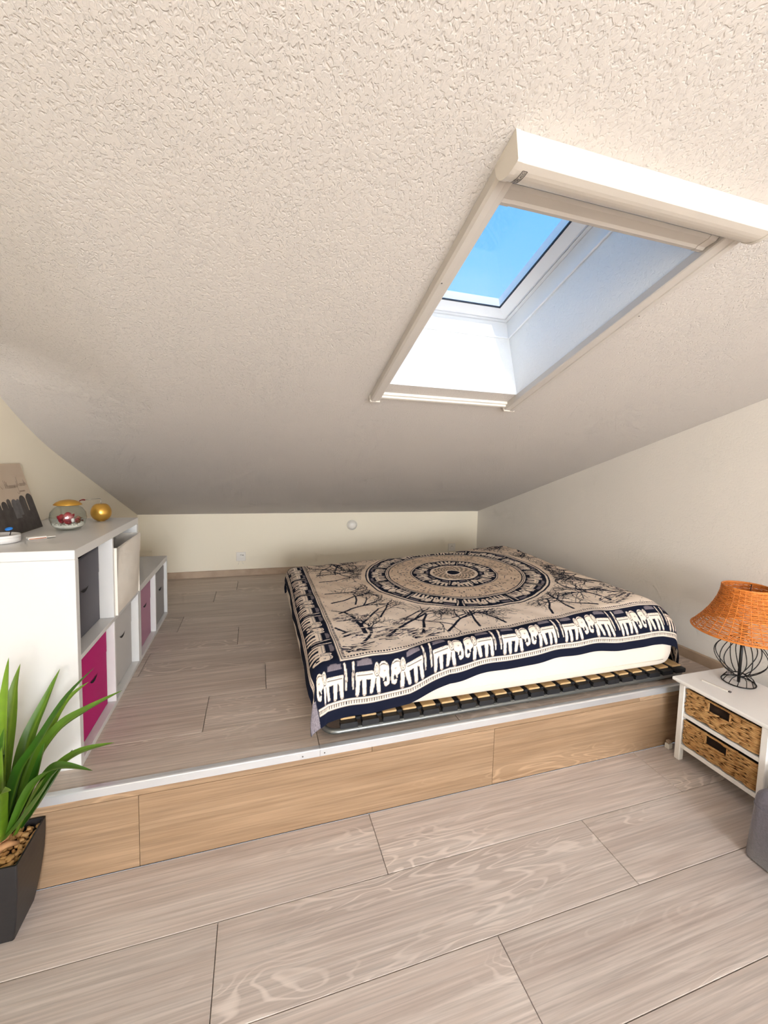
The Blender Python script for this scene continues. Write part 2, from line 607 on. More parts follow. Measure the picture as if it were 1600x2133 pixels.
for i in range(len(xs) - 1):
    for j in range(len(ys) - 1):
        cx, cyy = (xs[i] + xs[i + 1]) / 2, (ys[j] + ys[j + 1]) / 2
        if SX0 < cx < SX1 and s2y(SS1) < cyy < s2y(SS0):
            continue
        if RWX0 < cx < RWX1 and RWY0 < cyy < RWY1:
            continue
        b.f.append((idx[i, j], idx[i, j + 1], idx[i + 1, j + 1], idx[i + 1, j]))
        b.mi.append(0)
        b.sm.append(False)
ceil = tag(b.build('ceiling', 'ceiling_plaster', fix=False), 'sloping ceiling of rough white plaster', kind='structure')

wz = lambda y: ceil_z(0, y) + 0.2
def side_poly():
    return [(YREAR - 0.12, -0.1), (YB + 0.1, -0.1), (YB + 0.1, wz(YB)), (YFLAT, wz(YFLAT)), (YREAR - 0.12, wz(YREAR))]
b = MB().prism(side_poly(), 0, XL - 0.12, XL)
tag(b.build('wall_left', 'wall_smooth'), 'cream plaster gable wall behind the white shelves', kind='structure')
b = MB()
pl = side_poly()
n = len(pl)
b.add([(wall_x(y), y, z) for y, z in pl] + [(wall_x(y) + 0.12, y, z) for y, z in pl],
      [tuple(range(n)), tuple(range(2 * n - 1, n - 1, -1))] + [(i, i + n, (i + 1) % n + n, (i + 1) % n) for i in range(n)])
tag(b.build('wall_right', 'wall_plaster'), 'pale rough plaster gable wall beside the bed', kind='structure')
tag(MB().box(-1.08, 2.6, YB, YB + 0.12, -0.1, 1.0).build('wall_back', 'wall_smooth'), 'low cream knee wall at the far end', kind='structure')
# wall behind the camera with the wide window added to light the room
WX0, WX1, WZ0, WZ1 = -0.75, 2.25, 0.3, 2.3
b = MB()
b.box(-1.08, WX0, YREAR - 0.12, YREAR, -0.1, 2.9).box(WX1, 2.9, YREAR - 0.12, YREAR, -0.1, 2.9)
b.box(WX0, WX1, YREAR - 0.12, YREAR, -0.1, WZ0).box(WX0, WX1, YREAR - 0.12, YREAR, WZ1, 2.9)
tag(b.build('wall_rear', 'wall_smooth'), 'cream wall behind the camera with an added wide window', kind='structure')
w2 = thing('added_window_2', 'unseen wide white window added behind the camera for light', None, (0, 0, 0), kind='structure')
b = MB()
for x in (WX0 - 0.0, (WX0 + WX1) / 2 - 0.03, WX1 - 0.06):
    b.box(x, x + 0.06, YREAR - 0.09, YREAR - 0.03, WZ0, WZ1)
b.box(WX0, WX1, YREAR - 0.09, YREAR - 0.03, WZ0, WZ0 + 0.06).box(WX0, WX1, YREAR - 0.09, YREAR - 0.03, WZ1 - 0.06, WZ1)
b.build('window_frame', 'window_white', w2)
MB().box(WX0 + 0.02, WX1 - 0.02, YREAR - 0.065, YREAR - 0.06, WZ0 + 0.02, WZ1 - 0.02).build('pane', 'pane_glass', w2)

w3 = thing('added_window_3', 'unseen roof window added in the flat ceiling for light', None, (0, 0, 0), kind='structure')
zc3 = ceil_z(1.0, -2.0)
b = MB()
b.box(RWX0 - .02, RWX0, RWY0 - .02, RWY1 + .02, zc3 - .005, zc3 + .16).box(RWX1, RWX1 + .02, RWY0 - .02, RWY1 + .02, zc3 - .005, zc3 + .16)
b.box(RWX0, RWX1, RWY0 - .02, RWY0, zc3 - .005, zc3 + .16).box(RWX0, RWX1, RWY1, RWY1 + .02, zc3 - .005, zc3 + .16)
b.build('window_frame', 'window_white', w3)
MB().box(RWX0, RWX1, RWY0, RWY1, zc3 + .10, zc3 + .105).build('pane', 'pane_glass', w3)

# ---- lower floor with its planks
fl = tag(MB().box(-1.05, 2.8, YREAR - 0.1, YP + 0.01, -0.1, -0.012).build('floor', 'subfloor'), 'pale greyish oak laminate floor', kind='structure')
def planks(parent, rows, mat, z0, z1, xlim, name='plank', gap=0.002):
    cache = {}
    for (y0, y1, joints) in rows:
        xr = wall_x((y0 + y1) / 2)
        cuts = [xlim] + [j for j in sorted(joints) if xlim < j < xr] + [xr]
        for k in range(len(cuts) - 1):
            lx, ly = cuts[k + 1] - cuts[k] - gap, y1 - y0 - gap
            if lx < 0.02:
                continue
            key = (round(lx, 4), round(ly, 4))
            if key not in cache:
                bb = MB().box(-lx / 2, lx / 2, -ly / 2, ly / 2, z0 - z1, 0, 0.0012)
                me = bb.mesh(name)
                me.materials.append(MATS[mat])
                cache[key] = me
            o = bpy.data.objects.new(name, cache[key])
            COL.objects.link(o)
            o.parent = parent
            o.location = ((cuts[k] + cuts[k + 1]) / 2, (y0 + y1) / 2, z1)
PLW, PLL = 0.2747, 1.3445
rows = []
ytop, known = YP, {0: 0.433, 1: -0.106, 2: 0.692, 3: 0.15, 4: 0.95}
ybounds = [YP, 1.2975, 1.022, 0.748, 0.474, 0.2]
while ybounds[-1] > YREAR:
    ybounds.append(ybounds[-1] - PLW)
for i in range(len(ybounds) - 1):
    j0 = known.get(i, random.uniform(0, PLL))
    rows.append((max(ybounds[i + 1], YREAR), ybounds[i], [j0 + k * PLL for k in range(-4, 5)]))
planks(fl, rows, 'floor_laminate', -0.012, 0.0, XL)

# ---- platform
pf = tag(MB().box(XL, 2.42, YP + 0.012, YB, -0.012, HP - 0.012).build('floor_platform', 'subfloor'), 'raised platform floor of greyish oak laminate', kind='structure')
yb = [1.582, 1.79, 2.062, 2.335, 2.61, 2.885, 3.16, 3.435, 3.71, 3.985, YB]
jn = {0: [0.235, 0.831], 1: [-0.2, 1.14], 2: [0.05, 1.4], 3: [-0.55, 0.8], 4: [-0.1, 1.25], 5: [-0.461, 0.88], 6: [0.3, 1.6], 7: [-0.3, 1.05], 8: [-0.146, 1.2], 9: [0.5, 1.8]}
planks(pf, [(yb[i], yb[i + 1], jn[i]) for i in range(10)], 'platform_laminate', HP - 0.012, HP, XL)
wr = tag(MB().box(XL, 2.41, YP + 0.010, YP + 0.013, -0.0, HP - 0.02).build('wall_riser', 'subfloor'), 'warm oak laminate riser of the platform step', kind='structure')
def riser(x0, x1, z0, z1):
    bb = MB().box(-(x1 - x0) / 2 + 0.0006, (x1 - x0) / 2 - 0.0006, -0.010, 0, -(z1 - z0) / 2 + 0.0006, (z1 - z0) / 2 - 0.0006, 0.001)
    o = bb.build('board', 'riser_laminate', wr)
    o.location = ((x0 + x1) / 2, YP + 0.010, (z0 + z1) / 2)
for x0, x1 in ((XL, -0.374), (-0.374, 0.991), (0.991, 2.35), (2.35, 2.408)):
    riser(x0, x1, 0.0, 0.257)
for x0, x1 in ((XL, 0.44), (0.44, 1.8), (1.8, 2.408)):
    riser(x0, x1, 0.257, 0.284)
for k, (x0, x1) in enumerate(((XL, 0.2345), (0.2355, 2.408))):
    b = MB()
    prof = [(YP - 0.004, 0.281), (YP - 0.004, 0.307), (YP - 0.002, 0.3095), (YP + 0.003, 0.3108), (1.582, 0.3108), (1.582, HP), (YP, HP - 0.001), (YP - 0.001, 0.281)]
    b.prism(prof, 0, x0, x1)
    tr_ = tag(b.build('trim_%d' % (k + 1), 'aluminium'), 'brushed aluminium edge strip along the %s of the platform step' % ('left half' if k == 0 else 'right half'), kind='structure')
    hx = (0.17, -0.62)[0] if k == 0 else 0.252
    SM().lathe([(0.0028, 0), (0.0026, 0.0008), (0.0008, 0.0010)], 12).build('screw', 'ink_dark', tr_).matrix_basis = Matrix.Translation((hx, YP - 0.004, 0.292)) @ Matrix.Rotation(math.pi / 2, 4, 'X')
# skirting
b = MB().prism([(YB - 0.013, HP), (YB - 0.013, HP + 0.052), (YB - 0.009, HP + 0.057), (YB, HP + 0.057), (YB, HP)], 0, XL, 2.305)
tag(b.build('baseboard_back', 'skirting_wood'), 'wood-look skirting along the knee wall', kind='structure')
def skirt_right(name, y0, y1, z, label):
    bb = MB()
    pr = [(0.0, 0), (-0.013, 0), (-0.013, 0.052), (-0.009, 0.057), (0.0, 0.057)]
    v = [(wall_x(y) + p[0], y, z + p[1]) for y in (y0, y1) for p in pr]
    bb.add(v, [(0, 1, 2, 3, 4), (9, 8, 7, 6, 5)] + [(i, (i + 1) % 5, (i + 1) % 5 + 5, i + 5) for i in range(5)])
    tag(bb.build(name, 'skirting_wood'), label, kind='structure')
skirt_right('baseboard_right', YP + 0.02, YB - 0.014, HP, 'wood-look skirting along the right wall on the platform')
skirt_right('baseboard_right_low', YREAR, YP - 0.006, 0.0, 'wood-look skirting along the right wall on the lower floor')

# ------------------------------------------------------------------ skylight window and blind (local: x across, y up the slope, z into the room)
SKM = Matrix(((1, 0, 0, 0), (0, -CT, -ST, 1.775), (0, ST, -CT, ZK + SLOPE * (4.17 - 1.775)), (0, 0, 0, 1)))
NJ, NW, NG = -0.270, -0.352, -0.366
b = MB()
T = 0.03
b.add([(SX0, SS0, 0), (SX0, SS1, 0), (SX0, SS1, NW), (SX0, SS0, NW)], [(0, 1, 2, 3)])
b.add([(SX1, SS0, 0), (SX1, SS1, 0), (SX1, SS1, NW), (SX1, SS0, NW)], [(0, 3, 2, 1)])
b.add([(SX0, SS0, 0), (SX1, SS0, 0), (SX1, SS0, NW), (SX0, SS0, NW)], [(0, 3, 2, 1)])
b.add([(SX0, SS1, 0), (SX1, SS1, 0), (SX1, SS1, NW), (SX0, SS1, NW)], [(0, 1, 2, 3)])
o = tag(b.build('wall_skylight', 'shaft_plaster', fix=False), 'rough white plaster reveal of the skylight', kind='structure')
o.matrix_world = SKM
w1 = thing('window_1', 'white framed skylight showing blue sky', None, kind='structure')
w1.matrix_world = SKM
def ring(bb, x0, x1, y0, y1, wd, z0, z1, bev=0.0):
    bb.box(x0, x0 + wd, y0, y1, z0, z1, bev).box(x1 - wd, x1, y0, y1, z0, z1, bev)
    bb.box(x0 + wd, x1 - wd, y0, y0 + wd, z0, z1, bev).box(x0 + wd, x1 - wd, y1 - wd, y1, z0, z1, bev)
    return bb
ring(MB(), SX0, SX1, SS0, SS1, 0.009, NJ - 0.010, NJ, 0.002).build('lining_bead', 'window_white', w1)
ring(MB(), SX0, SX1, SS0, SS1, 0.005, NW + 0.002, NJ - 0.011).build('lining', 'window_white', w1)
b = MB()
for (xa, xb, ya, yb_) in ((SX0, SX0 + 0.02, SS0, SS1), (SX1 - 0.02, SX1, SS0, SS1), (SX0 + .02, SX1 - .02, SS0, SS0 + 0.02), (SX0 + .02, SX1 - .02, SS1 - 0.02, SS1)):
    b.box(xa, xb, ya, yb_, NW - 0.06, NW)
b.build('window_frame', 'window_white', w1)
b = MB()
x0, x1, y0, y1, q = SX0 + 0.022, SX1 - 0.022, SS0 + 0.022, SS1 - 0.022, 0.062
z0, z1, z2 = NW - 0.055, NW + 0.006, NW - 0.010
o4 = [(x0, y0), (x1, y0), (x1, y1), (x0, y1)]
i4 = [(x0 + q, y0 + q), (x1 - q, y0 + q), (x1 - q, y1 - q), (x0 + q, y1 - q)]
m4 = [(x0 + .014, y0 + .014), (x1 - .014, y0 + .014), (x1 - .014, y1 - .014), (x0 + .014, y1 - .014)]
v = [(x, y, z0) for x, y in o4] + [(x, y, z1 - .008) for x, y in o4] + [(x, y, z1) for x, y in m4] + [(x, y, z2) for x, y in i4] + [(x, y, z0) for x, y in i4]
f = []
for r in range(4):
    for k in range(4):
        f.append((r * 4 + k, r * 4 + (k + 1) % 4, r * 4 + 4 + (k + 1) % 4, r * 4 + 4 + k))
f += [(16 + k, 16 + (k + 1) % 4, (k + 1) % 4, k) for k in range(4)]
b.add(v, f)
sash = b.build('sash', 'window_white', w1)
ring(MB(), x0 + q - .001, x1 - q + .001, y0 + q - .001, y1 - q + .001, 0.006, NG + 0.002, NG + 0.007).build('gasket', 'gasket_black', sash)
MB().box(x0 + q, x1 - q, y0 + q, y1 - q, NG - 0.004, NG).build('pane', 'pane_glass', sash)

bl = thing('roller_blind', 'cream cassette roller blind with side rails mounted under the skylight', 'blind')
bl.matrix_world = SKM
BX0, BX1, BI0, BI1 = 0.452, 1.138, 0.492, 1.086
def rail_prof(xo, xi):
    d = 1 if xi > xo else -1
    return [(xo, 0.0), (xo, 0.024), (xo + d * .006, 0.030), (xo + d * .022, 0.030), (xo + d * .024, 0.027), (xi - d * .003, 0.026), (xi, 0.023), (xi, 0.0)]
for xo, xi in ((BX0, BI0), (BX1, BI1)):
    MB().prism([(p[0], p[1]) for p in rail_prof(xo, xi)], 1, 0.006, 1.05).build('side_rail', 'blind_metal', bl)
    b = MB().box(min(xo, xi) - .002, max(xo, xi) + .002, -0.001, 0.007, 0, 0.031, 0.002)
    b.build('end_clip', 'blind_plastic', bl)
    SM().lathe([(0.0022, 0), (0.002, 0.0006), (0.0005, 0.0008)], 10).build('screw', 'ink_dark', bl).location = ((xo + .011 if xi > xo else xo - .011), 0.72, 0.030)
MB().prism([(0.004, 0.0), (0.004, 0.012), (0.010, 0.016), (0.022, 0.016), (0.024, 0.010), (0.036, 0.010), (0.038, 0.004), (0.038, 0.0)], 0, BI0, BI1).build('bottom_rail', 'white_plastic', bl)
prof = [(1.092, 0.0), (1.092, 0.004), (1.085, 0.060), (1.082, 0.0625)] + [(1.078 - 0.060 * math.sin(a), 0.012 + 0.050 * math.cos(a) ** 0.8) for a in [0.05 + i * 0.15 for i in range(10)]] + [(1.018, 0.0)]
box = MB().prism(prof, 0, BX0 + 0.004, BX1 - 0.004).build('cassette', 'blind_plastic', bl)
prof2 = [(p[0] + (0.0015 if p[0] > 1.06 else -0.0015), p[1] + (0.0012 if p[1] > 0 else 0)) for p in prof]
for xa, xb in ((BX0 - 0.001, BX0 + 0.010), (BX1 - 0.010, BX1 + 0.001)):
    MB().prism(prof2, 0, xa, xb).build('end_cap', 'blind_plastic', box)
# lettering plate on the underside of the cassette
lp = thing('maker_plate', None, None)
lp.parent = bl
b = MB()
def cas(s_):      # underside height at s
    a = math.asin(min(1, max(0, (1.078 - s_) / 0.060)))
    return 0.012 + 0.050 * math.cos(a) ** 0.8 + 0.0006
def stroke_s(x0, s0, x1, s1, wd=0.0009):
    d = Vector((x1 - x0, s1 - s0))
    if d.length < 1e-6: return
    nn = Vector((-d.y, d.x)).normalized() * wd / 2
    q4 = [(x0 + nn.x, s0 + nn.y), (x1 + nn.x, s1 + nn.y), (x1 - nn.x, s1 - nn.y), (x0 - nn.x, s0 - nn.y)]
    b.add([(p[0], p[1], cas(p[1])) for p in q4], [(0, 1, 2, 3)])
XA, XB, SA, SB = BX0 + 0.021, BX0 + 0.031, 1.030, 1.068
for k in range(8):
    s0, s1 = SA + (SB - SA) * k / 8, SA + (SB - SA) * (k + 1) / 8
    stroke_s(XA, s0, XA, s1, .0016); stroke_s(XB, s0, XB, s1, .0016)
stroke_s(XA, SA, XB, SA, .0016); stroke_s(XA, SB, XB, SB, .0016)
letters = ['MM', 'E', 'R', 'C', 'A', 'D', 'O']
G = {'MM': [(0, 0, 0, 1), (0, 1, .5, .4), (.5, .4, 1, 1), (1, 1, 1, 0)], 'E': [(0, 0, 0, 1), (0, 1, 1, 1), (0, .5, .8, .5), (0, 0, 1, 0)],
     'R': [(0, 0, 0, 1), (0, 1, 1, .9), (1, .9, 1, .5), (1, .5, 0, .45), (.3, .45, 1, 0)], 'C': [(1, 1, 0, 1), (0, 1, 0, 0), (0, 0, 1, 0)],
     'A': [(0, 0, .5, 1), (.5, 1, 1, 0), (.25, .4, .75, .4)], 'D': [(0, 0, 0, 1), (0, 1, .8, .9), (.8, .9, 1, .5), (1, .5, .8, .1), (.8, .1, 0, 0)],
     'O': [(0, 0, 0, 1), (0, 1, 1, 1), (1, 1, 1, 0), (1, 0, 0, 0)]}
for k, ch in enumerate(letters):
    base = SA + 0.003 + k * 0.00475
    for (u0, v0, u1, v1) in G[ch]:
        stroke_s(XA + 0.0025 + (1 - v0) * 0.005, base + u0 * 0.0033, XA + 0.0025 + (1 - v1) * 0.005, base + u1 * 0.0033)
b.build('lettering', 'ink_dark', bl)
bpy.data.objects.remove(lp)
# pull bar of the rolled-up blind
MB().prism([(0.950, 0.003), (0.952, 0.010), (0.962, 0.014), (0.970, 0.012), (0.995, 0.016), (1.004, 0.013), (1.004, 0.003)], 0, BI0 + .002, BI1 - .002).build('pull_bar', 'blind_metal', bl)
for xa in (BI0 + 0.0025, BI1 - 0.0275):
    MB().prism([(0.949, 0.002), (0.951, 0.011), (0.962, 0.0155), (0.970, 0.0135), (0.995, 0.0175), (1.005, 0.014), (1.005, 0.002)], 0, xa, xa + 0.025).build('bar_end', 'blind_metal', bl)

# ------------------------------------------------------------------ bed
XF0, XF1, YF, YBK = 0.215, 2.165, 1.616, 3.19
ZT, ZMB = 0.598, 0.391
def smst(x):
    x = np.clip(x, 0, 1)
    return x * x * (3 - 2 * x)
def top_z(x, y):
    z = np.interp(x, [0.2, 0.36, 0.8, 1.2, 1.5, 1.8, 2.05, 2.2], [0.604, 0.614, 0.632, 0.654, 0.672, 0.690, 0.700, 0.694])
    z = z - 0.010 * np.clip((2.0 - y) / 0.5, 0, 1) * np.clip((1.2 - x) / 0.9, 0, 1)
    z = z + 0.012 * np.exp(-((x - 1.95) / 0.3) ** 2 - ((y - 2.98) / 0.26) ** 2)
    return z
def rolldrop(d, R, flare):
    """distance past the start of the edge arc -> outward, down"""
    q = np.maximum(d, 0)
    th = np.minimum(q / R, math.pi / 2)
    rest = np.maximum(q - R * math.pi / 2, 0)
    return R * np.sin(th) + rest * math.sin(flare), R * (1 - np.cos(th)) + rest * math.cos(flare)
def bed_surface(a, b_, grow=0.0, flare=0.12):
    Rf = 0.05 + 0.12 * smst((a - 1.0) / 1.1)
    Rl, Rr, Rb = 0.06, 0.20, 0.07
    xl, xr, yf, yk = XF0 - grow, XF1 + grow, YF - grow, YBK + grow
    dxl, dxr = (xl + Rl) - a, a - (xr - Rr)
    dyf, dyb = (yf + Rf) - b_, b_ - (yk - Rb)
    dx = np.maximum(dxl, 0) + np.maximum(dxr, 0)
    dy = np.maximum(dyf, 0) + np.maximum(dyb, 0)
    sx = np.where(dxl > 0, -1.0, 1.0)
    sy = np.where(dyf > 0, -1.0, 1.0)
    r = np.hypot(dx, dy) + 1e-9
    wx, wy = dx / r, dy / r
    R = np.where(dxl > 0, Rl, Rr) * wx ** 2 + np.where(dyf > 0, Rf, Rb) * wy ** 2 + 1e-4
    out, drop = rolldrop(r, R, flare)
    cx = np.clip(a, xl + Rl, xr - Rr)
    cy = np.clip(b_, yf + Rf, yk - Rb)
    on = r > 1e-6
    x = np.where(on, cx + sx * wx * out, a)
    y = np.where(on, cy + sy * wy * out, b_)
    z = top_z(cx, cy) + grow - drop
    return x, y, z, drop, wx, wy, sx, sy

def grid_mesh(name, X, Y, Z, col=None):
    nb, na = X.shape
    me = bpy.data.meshes.new(name)
    nv = nb * na
    me.vertices.add(nv)
    co = np.empty((nv, 3), np.float32)
    co[:, 0], co[:, 1], co[:, 2] = X.ravel(), Y.ravel(), Z.ravel()
    me.vertices.foreach_set('co', co.ravel())
    jj, ii = np.meshgrid(np.arange(nb - 1), np.arange(na - 1), indexing='ij')
    base = (jj * na + ii).ravel()
    quads = np.stack([base, base + 1, base + na + 1, base + na], 1).astype(np.int32)
    nf = len(quads)
    me.loops.add(nf * 4)
    me.loops.foreach_set('vertex_index', quads.ravel())
    me.polygons.add(nf)
    me.polygons.foreach_set('loop_start', np.arange(0, nf * 4, 4, dtype=np.int32))
    me.polygons.foreach_set('use_smooth', np.ones(nf, bool))
    if col is not None:
        at = me.attributes.new('print', 'FLOAT_COLOR', 'POINT')
        c4 = np.ones((nv, 4), np.float32)
        c4[:, :3] = col.reshape(-1, 3)
        at.data.foreach_set('color', c4.ravel())
    me.update(calc_edges=True)
    me.validate()
    return me

# mattress: shell following the same edges, closed underneath
na, nb = 150, 140
H = 0.42
aa = np.linspace(XF0 - 0.40, XF1 + 0.45, na)
bb_ = np.linspace(YF - 0.42, YBK + 0.42, nb)
A, B = np.meshgrid(aa, bb_)
X, Y, Z, D, wx, wy, sx, sy = bed_surface(A, B, 0.0, 0.0)
low = Z < ZMB + 0.05
tt = np.clip((ZMB + 0.05 - Z) / 0.20, 0, 1)
X = np.where(low, X - sx * wx * 0.048 * tt ** 1.2, X)
Y = np.where(low, Y - sy * wy * 0.048 * tt ** 1.2, Y)
Z = np.where(low, ZMB + 0.05 - 0.05 * np.sin(np.clip(tt * 2.2, 0, 1) * math.pi / 2), Z)
mattress = thing('mattress', 'thick cream mattress lying on the slatted bed base', 'mattress', (0, 0, 0))
me = grid_mesh('cover', X, Y, Z)
me.materials.append(MATS['mattress_cloth'])
o = bpy.data.objects.new('cover', me)
COL.objects.link(o)
o.parent = mattress
MB().box(XF0 + 0.05, XF1 - 0.06, YF + 0.06, YBK - 0.05, ZMB, ZMB + 0.12).build('core', 'mattress_cloth', mattress)
b = SM().tube([(XF0 + 0.14, YF + 0.002, 0.430), (0.8, YF + 0.002, 0.428), (1.5, YF + 0.002, 0.426), (2.0, YF + 0.002, 0.424)], 0.002, 6)
b.build('piping', 'mattress_cloth', mattress)

# slatted base
bb1 = thing('slatted_bed_base', 'low grey metal bed base with birch slats in black end caps', 'bed base', (0.26, 1.612, HP))
b = SM()
fx0, fx1, fy0, fy1, fz = 0.262, 2.148, 1.610, 3.16, 0.336
rc = 0.05
path = []
for cx, cy2, a0 in ((fx1 - rc, fy0 + rc, -90), (fx1 - rc, fy1 - rc, 0), (fx0 + rc, fy1 - rc, 90), (fx0 + rc, fy0 + rc, 180)):
    for k in range(6):
        a = math.radians(a0 + 18 * k)
        path.append((cx + rc * math.cos(a) - 0.26, cy2 + rc * math.sin(a) - 1.612, fz - HP))
b.tube(path, 0.0115, 10, closed=True)
b.build('rail', 'frame_metal', bb1)
for (x, y) in ((0.40, 1.64), (1.2, 1.64), (2.0, 1.64), (0.40, 3.14), (1.2, 3.14), (2.0, 3.14)):
    SM().lathe([(0.014, 0), (0.014, 0.012), (0.011, 0.02)], 12).build('foot', 'rubber_black', bb1).location = (x - 0.26, y - 1.612, 0)
slat = MB().box(-0.030, 0.030, -0.75, 0.75, 0, 0.008, 0.002).build('slat', 'slat_birch', bb1)
capb = MB().prism([(-0.033, 0.0), (-0.036, 0.012), (-0.033, 0.022), (0.033, 0.022), (0.036, 0.012), (0.033, 0.0)], 1, -0.011, 0.012)
capb.box(-0.034, 0.034, -0.006, 0.02, 0.006, 0.0215, 0.002)
cap = capb.build('end_cap', 'rubber_black', bb1)
clip = MB().box(-0.010, 0.010, -0.010, 0.012, -0.002, 0.014, 0.002).build('rail_clip', 'frame_metal', bb1)
tie = MB().box(-0.014, 0.014, -0.01, 0.05, 0.0, 0.012, 0.002).build('rubber_link', 'rubber_black', bb1)
for k in range(21):
    x = 0.355 + k * 0.0878
    s_, c_ = (slat, cap) if k == 0 else (inst(slat, 'slat', bb1), inst(cap, 'end_cap', bb1))
    s_.location = (x - 0.26, 0.765, 0.058)
    c_.location = (x - 0.26, 0.002, 0.036)
    if k < 20:
        q_ = clip if k == 0 else inst(clip, 'rail_clip', bb1)
        q_.location = (x + 0.0439 - 0.26, -0.002, 0.026)
        l_ = tie if k == 0 else inst(tie, 'rubber_link', bb1)
        l_.location = (x + 0.0439 - 0.26, 0.030, 0.048)

# ---- printed bedspread
NAVY, CREAM, TAN, GREY, LILAC = (np.array(lin(*c)[:3]) for c in ((22, 26, 44), (250, 232, 214), (230, 205, 180), (112, 102, 108), (150, 142, 150)))
PX = 0.0015
CS = 2.45
N = int(CS / PX)
can = np.empty((N, N, 3), np.float32)          # [t, s]
ss = (np.arange(N) + 0.5) * PX
S, T_ = np.meshgrid(ss, ss)
can[:] = NAVY
BAND = 0.25
hem = np.minimum(np.minimum(S, CS - S), np.minimum(T_, CS - T_))
along = np.where((np.minimum(T_, CS - T_) <= np.minimum(S, CS - S)), S, T_)
fieldm = hem > BAND
can[fieldm] = CREAM
lit_fade = smst((T_ - 0.45) / 0.7)[..., None]  # front-lit look painted in: cream turns tan away from the front
can = np.where(fieldm[..., None], CREAM * (1 - 0.6 * lit_fade) + TAN * 0.6 * lit_fade, can).astype(np.float32)
def paint(mask, c):
    can[mask] = c
# hem stripes, inside of the field
paint((hem > 0.050) & (hem < 0.064) & (np.mod(along, 0.0105) < 0.0062), CREAM)
paint((hem > 0.0465) & (hem < 0.0505), CREAM)
paint((hem > 0.068) & (hem < 0.0755), CREAM)
paint((hem > 0.238) & (hem < 0.2465), CREAM)
paint((hem > 0.2545) & (hem < 0.266) & (np.mod(along, 0.013) < 0.0075), NAVY)

def seg(x0, y0, x1, y1, w0, w1, c, arr=None, px=PX):
    """tapered stroke"""
    arr = can if arr is None else arr
    h, wd = arr.shape[:2]
    m_ = max(w0, w1)
    i0, i1 = int((min(x0, x1) - m_) / px), int((max(x0, x1) + m_) / px) + 2
    j0, j1 = int((min(y0, y1) - m_) / px), int((max(y0, y1) + m_) / px) + 2
    i0, j0, i1, j1 = max(i0, 0), max(j0, 0), min(i1, wd), min(j1, h)
    if i1 <= i0 or j1 <= j0: return
    gx, gy = np.meshgrid((np.arange(i0, i1) + .5) * px, (np.arange(j0, j1) + .5) * px)
    dx, dy = x1 - x0, y1 - y0
    L2 = dx * dx + dy * dy + 1e-12
    k = np.clip(((gx - x0) * dx + (gy - y0) * dy) / L2, 0, 1)
    d = np.hypot(gx - x0 - k * dx, gy - y0 - k * dy)
    arr[j0:j1, i0:i1][d < (w0 + (w1 - w0) * k) / 2] = c
def ell(cx, cy_, rx, ry, c, arr, px):
    h, wd = arr.shape[:2]
    gx, gy = np.meshgrid((np.arange(wd) + .5) * px, (np.arange(h) + .5) * px)
    arr[((gx - cx) / rx) ** 2 + ((gy - cy_) / ry) ** 2 < 1] = c
def poly(pts, c, arr, px):
    h, wd = arr.shape[:2]
    gx, gy = np.meshgrid((np.arange(wd) + .5) * px, (np.arange(h) + .5) * px)
    ins = np.zeros((h, wd), bool)
    n_ = len(pts)
    for k in range(n_):
        (xa, ya), (xb, yb2) = pts[k], pts[(k + 1) % n_]
        if ya == yb2: continue
        cond = ((gy < ya) != (gy < yb2)) & (gx < (xb - xa) * (gy - ya) / (yb2 - ya) + xa)
        ins ^= cond
    arr[ins] = c
# elephant tile, facing -x, 1.2 x 1.0 units
EP = 0.005
el = np.empty((200, 240, 3), np.float32)
el[:] = NAVY
E_ = dict(arr=el, px=EP)
def es_(x0, y0, x1, y1, w0, w1, c): seg(x0, y0, x1, y1, w0, w1, c, el, EP)
es_(0.78, 0.50, 0.78, 0.06, .14, .10, CREAM); es_(0.93, 0.52, 0.985, 0.06, .15, .10, CREAM)
poly([(.36, .62), (.42, .46), (.56, .42), (.72, .43), (.90, .44), (1.02, .38), (1.03, .62), (.92, .72), (.45, .70)], CREAM, el, EP)
es_(0.39, 0.50, 0.35, 0.05, .14, .10, CREAM); es_(0.50, 0.50, 0.58, 0.08, .14, .095, CREAM)
es_(0.435, 0.42, 0.475, 0.20, .03, .03, NAVY)
es_(0.885, 0.40, 0.90, 0.10, .03, .045, NAVY)
ell(.20, .62, .185, .235, NAVY, el, EP); ell(.20, .62, .165, .215, CREAM, el, EP)
for (xa, ya, xb, yb2) in ((.09, .52, .06, .36), (.06, .36, .075, .24), (.075, .24, .13, .20), (.13, .20, .165, .27)):
    es_(xa, ya, xb, yb2, .085, .075, CREAM)
es_(.19, .42, .205, .33, .06, .03, CREAM)
for k in range(8):
    a0, a1 = 2.5 - k * .26, 2.5 - (k + 1) * .26
    es_(.20 + .15 * math.cos(a0), .66 + .12 * math.sin(a0), .20 + .15 * math.cos(a1), .66 + .12 * math.sin(a1), .022, .022, NAVY)
es_(.14, .60, .20, .605, .022, .016, GREY); es_(.15, .57, .19, .565, .012, .012, GREY)
ell(.40, .66, .095, .19, NAVY, el, EP); ell(.40, .66, .075, .168, CREAM, el, EP); ell(.40, .66, .05, .125, NAVY, el, EP); ell(.40, .66, .034, .105, CREAM, el, EP)
poly([(.50, .62), (.98, .62), (1.0, .84), (.93, .93), (.80, .97), (.64, .97), (.53, .90), (.48, .80)], NAVY, el, EP)
poly([(.52, .80), (.98, .80), (.93, .92), (.80, .965), (.64, .965), (.54, .90)], GREY, el, EP)
for k in range(12):
    for j in range(4):
        es_(.545 + k * .036, .815 + j * .036, .56 + k * .036, .825 + j * .036, .014, .014, LILAC)
poly([(.53, .575), (.97, .575), (.97, .655), (.53, .655)], CREAM, el, EP)
for k in range(9):
    es_(.555 + k * .047, .64, .555 + k * .047, .60, .02, .006, GREY)
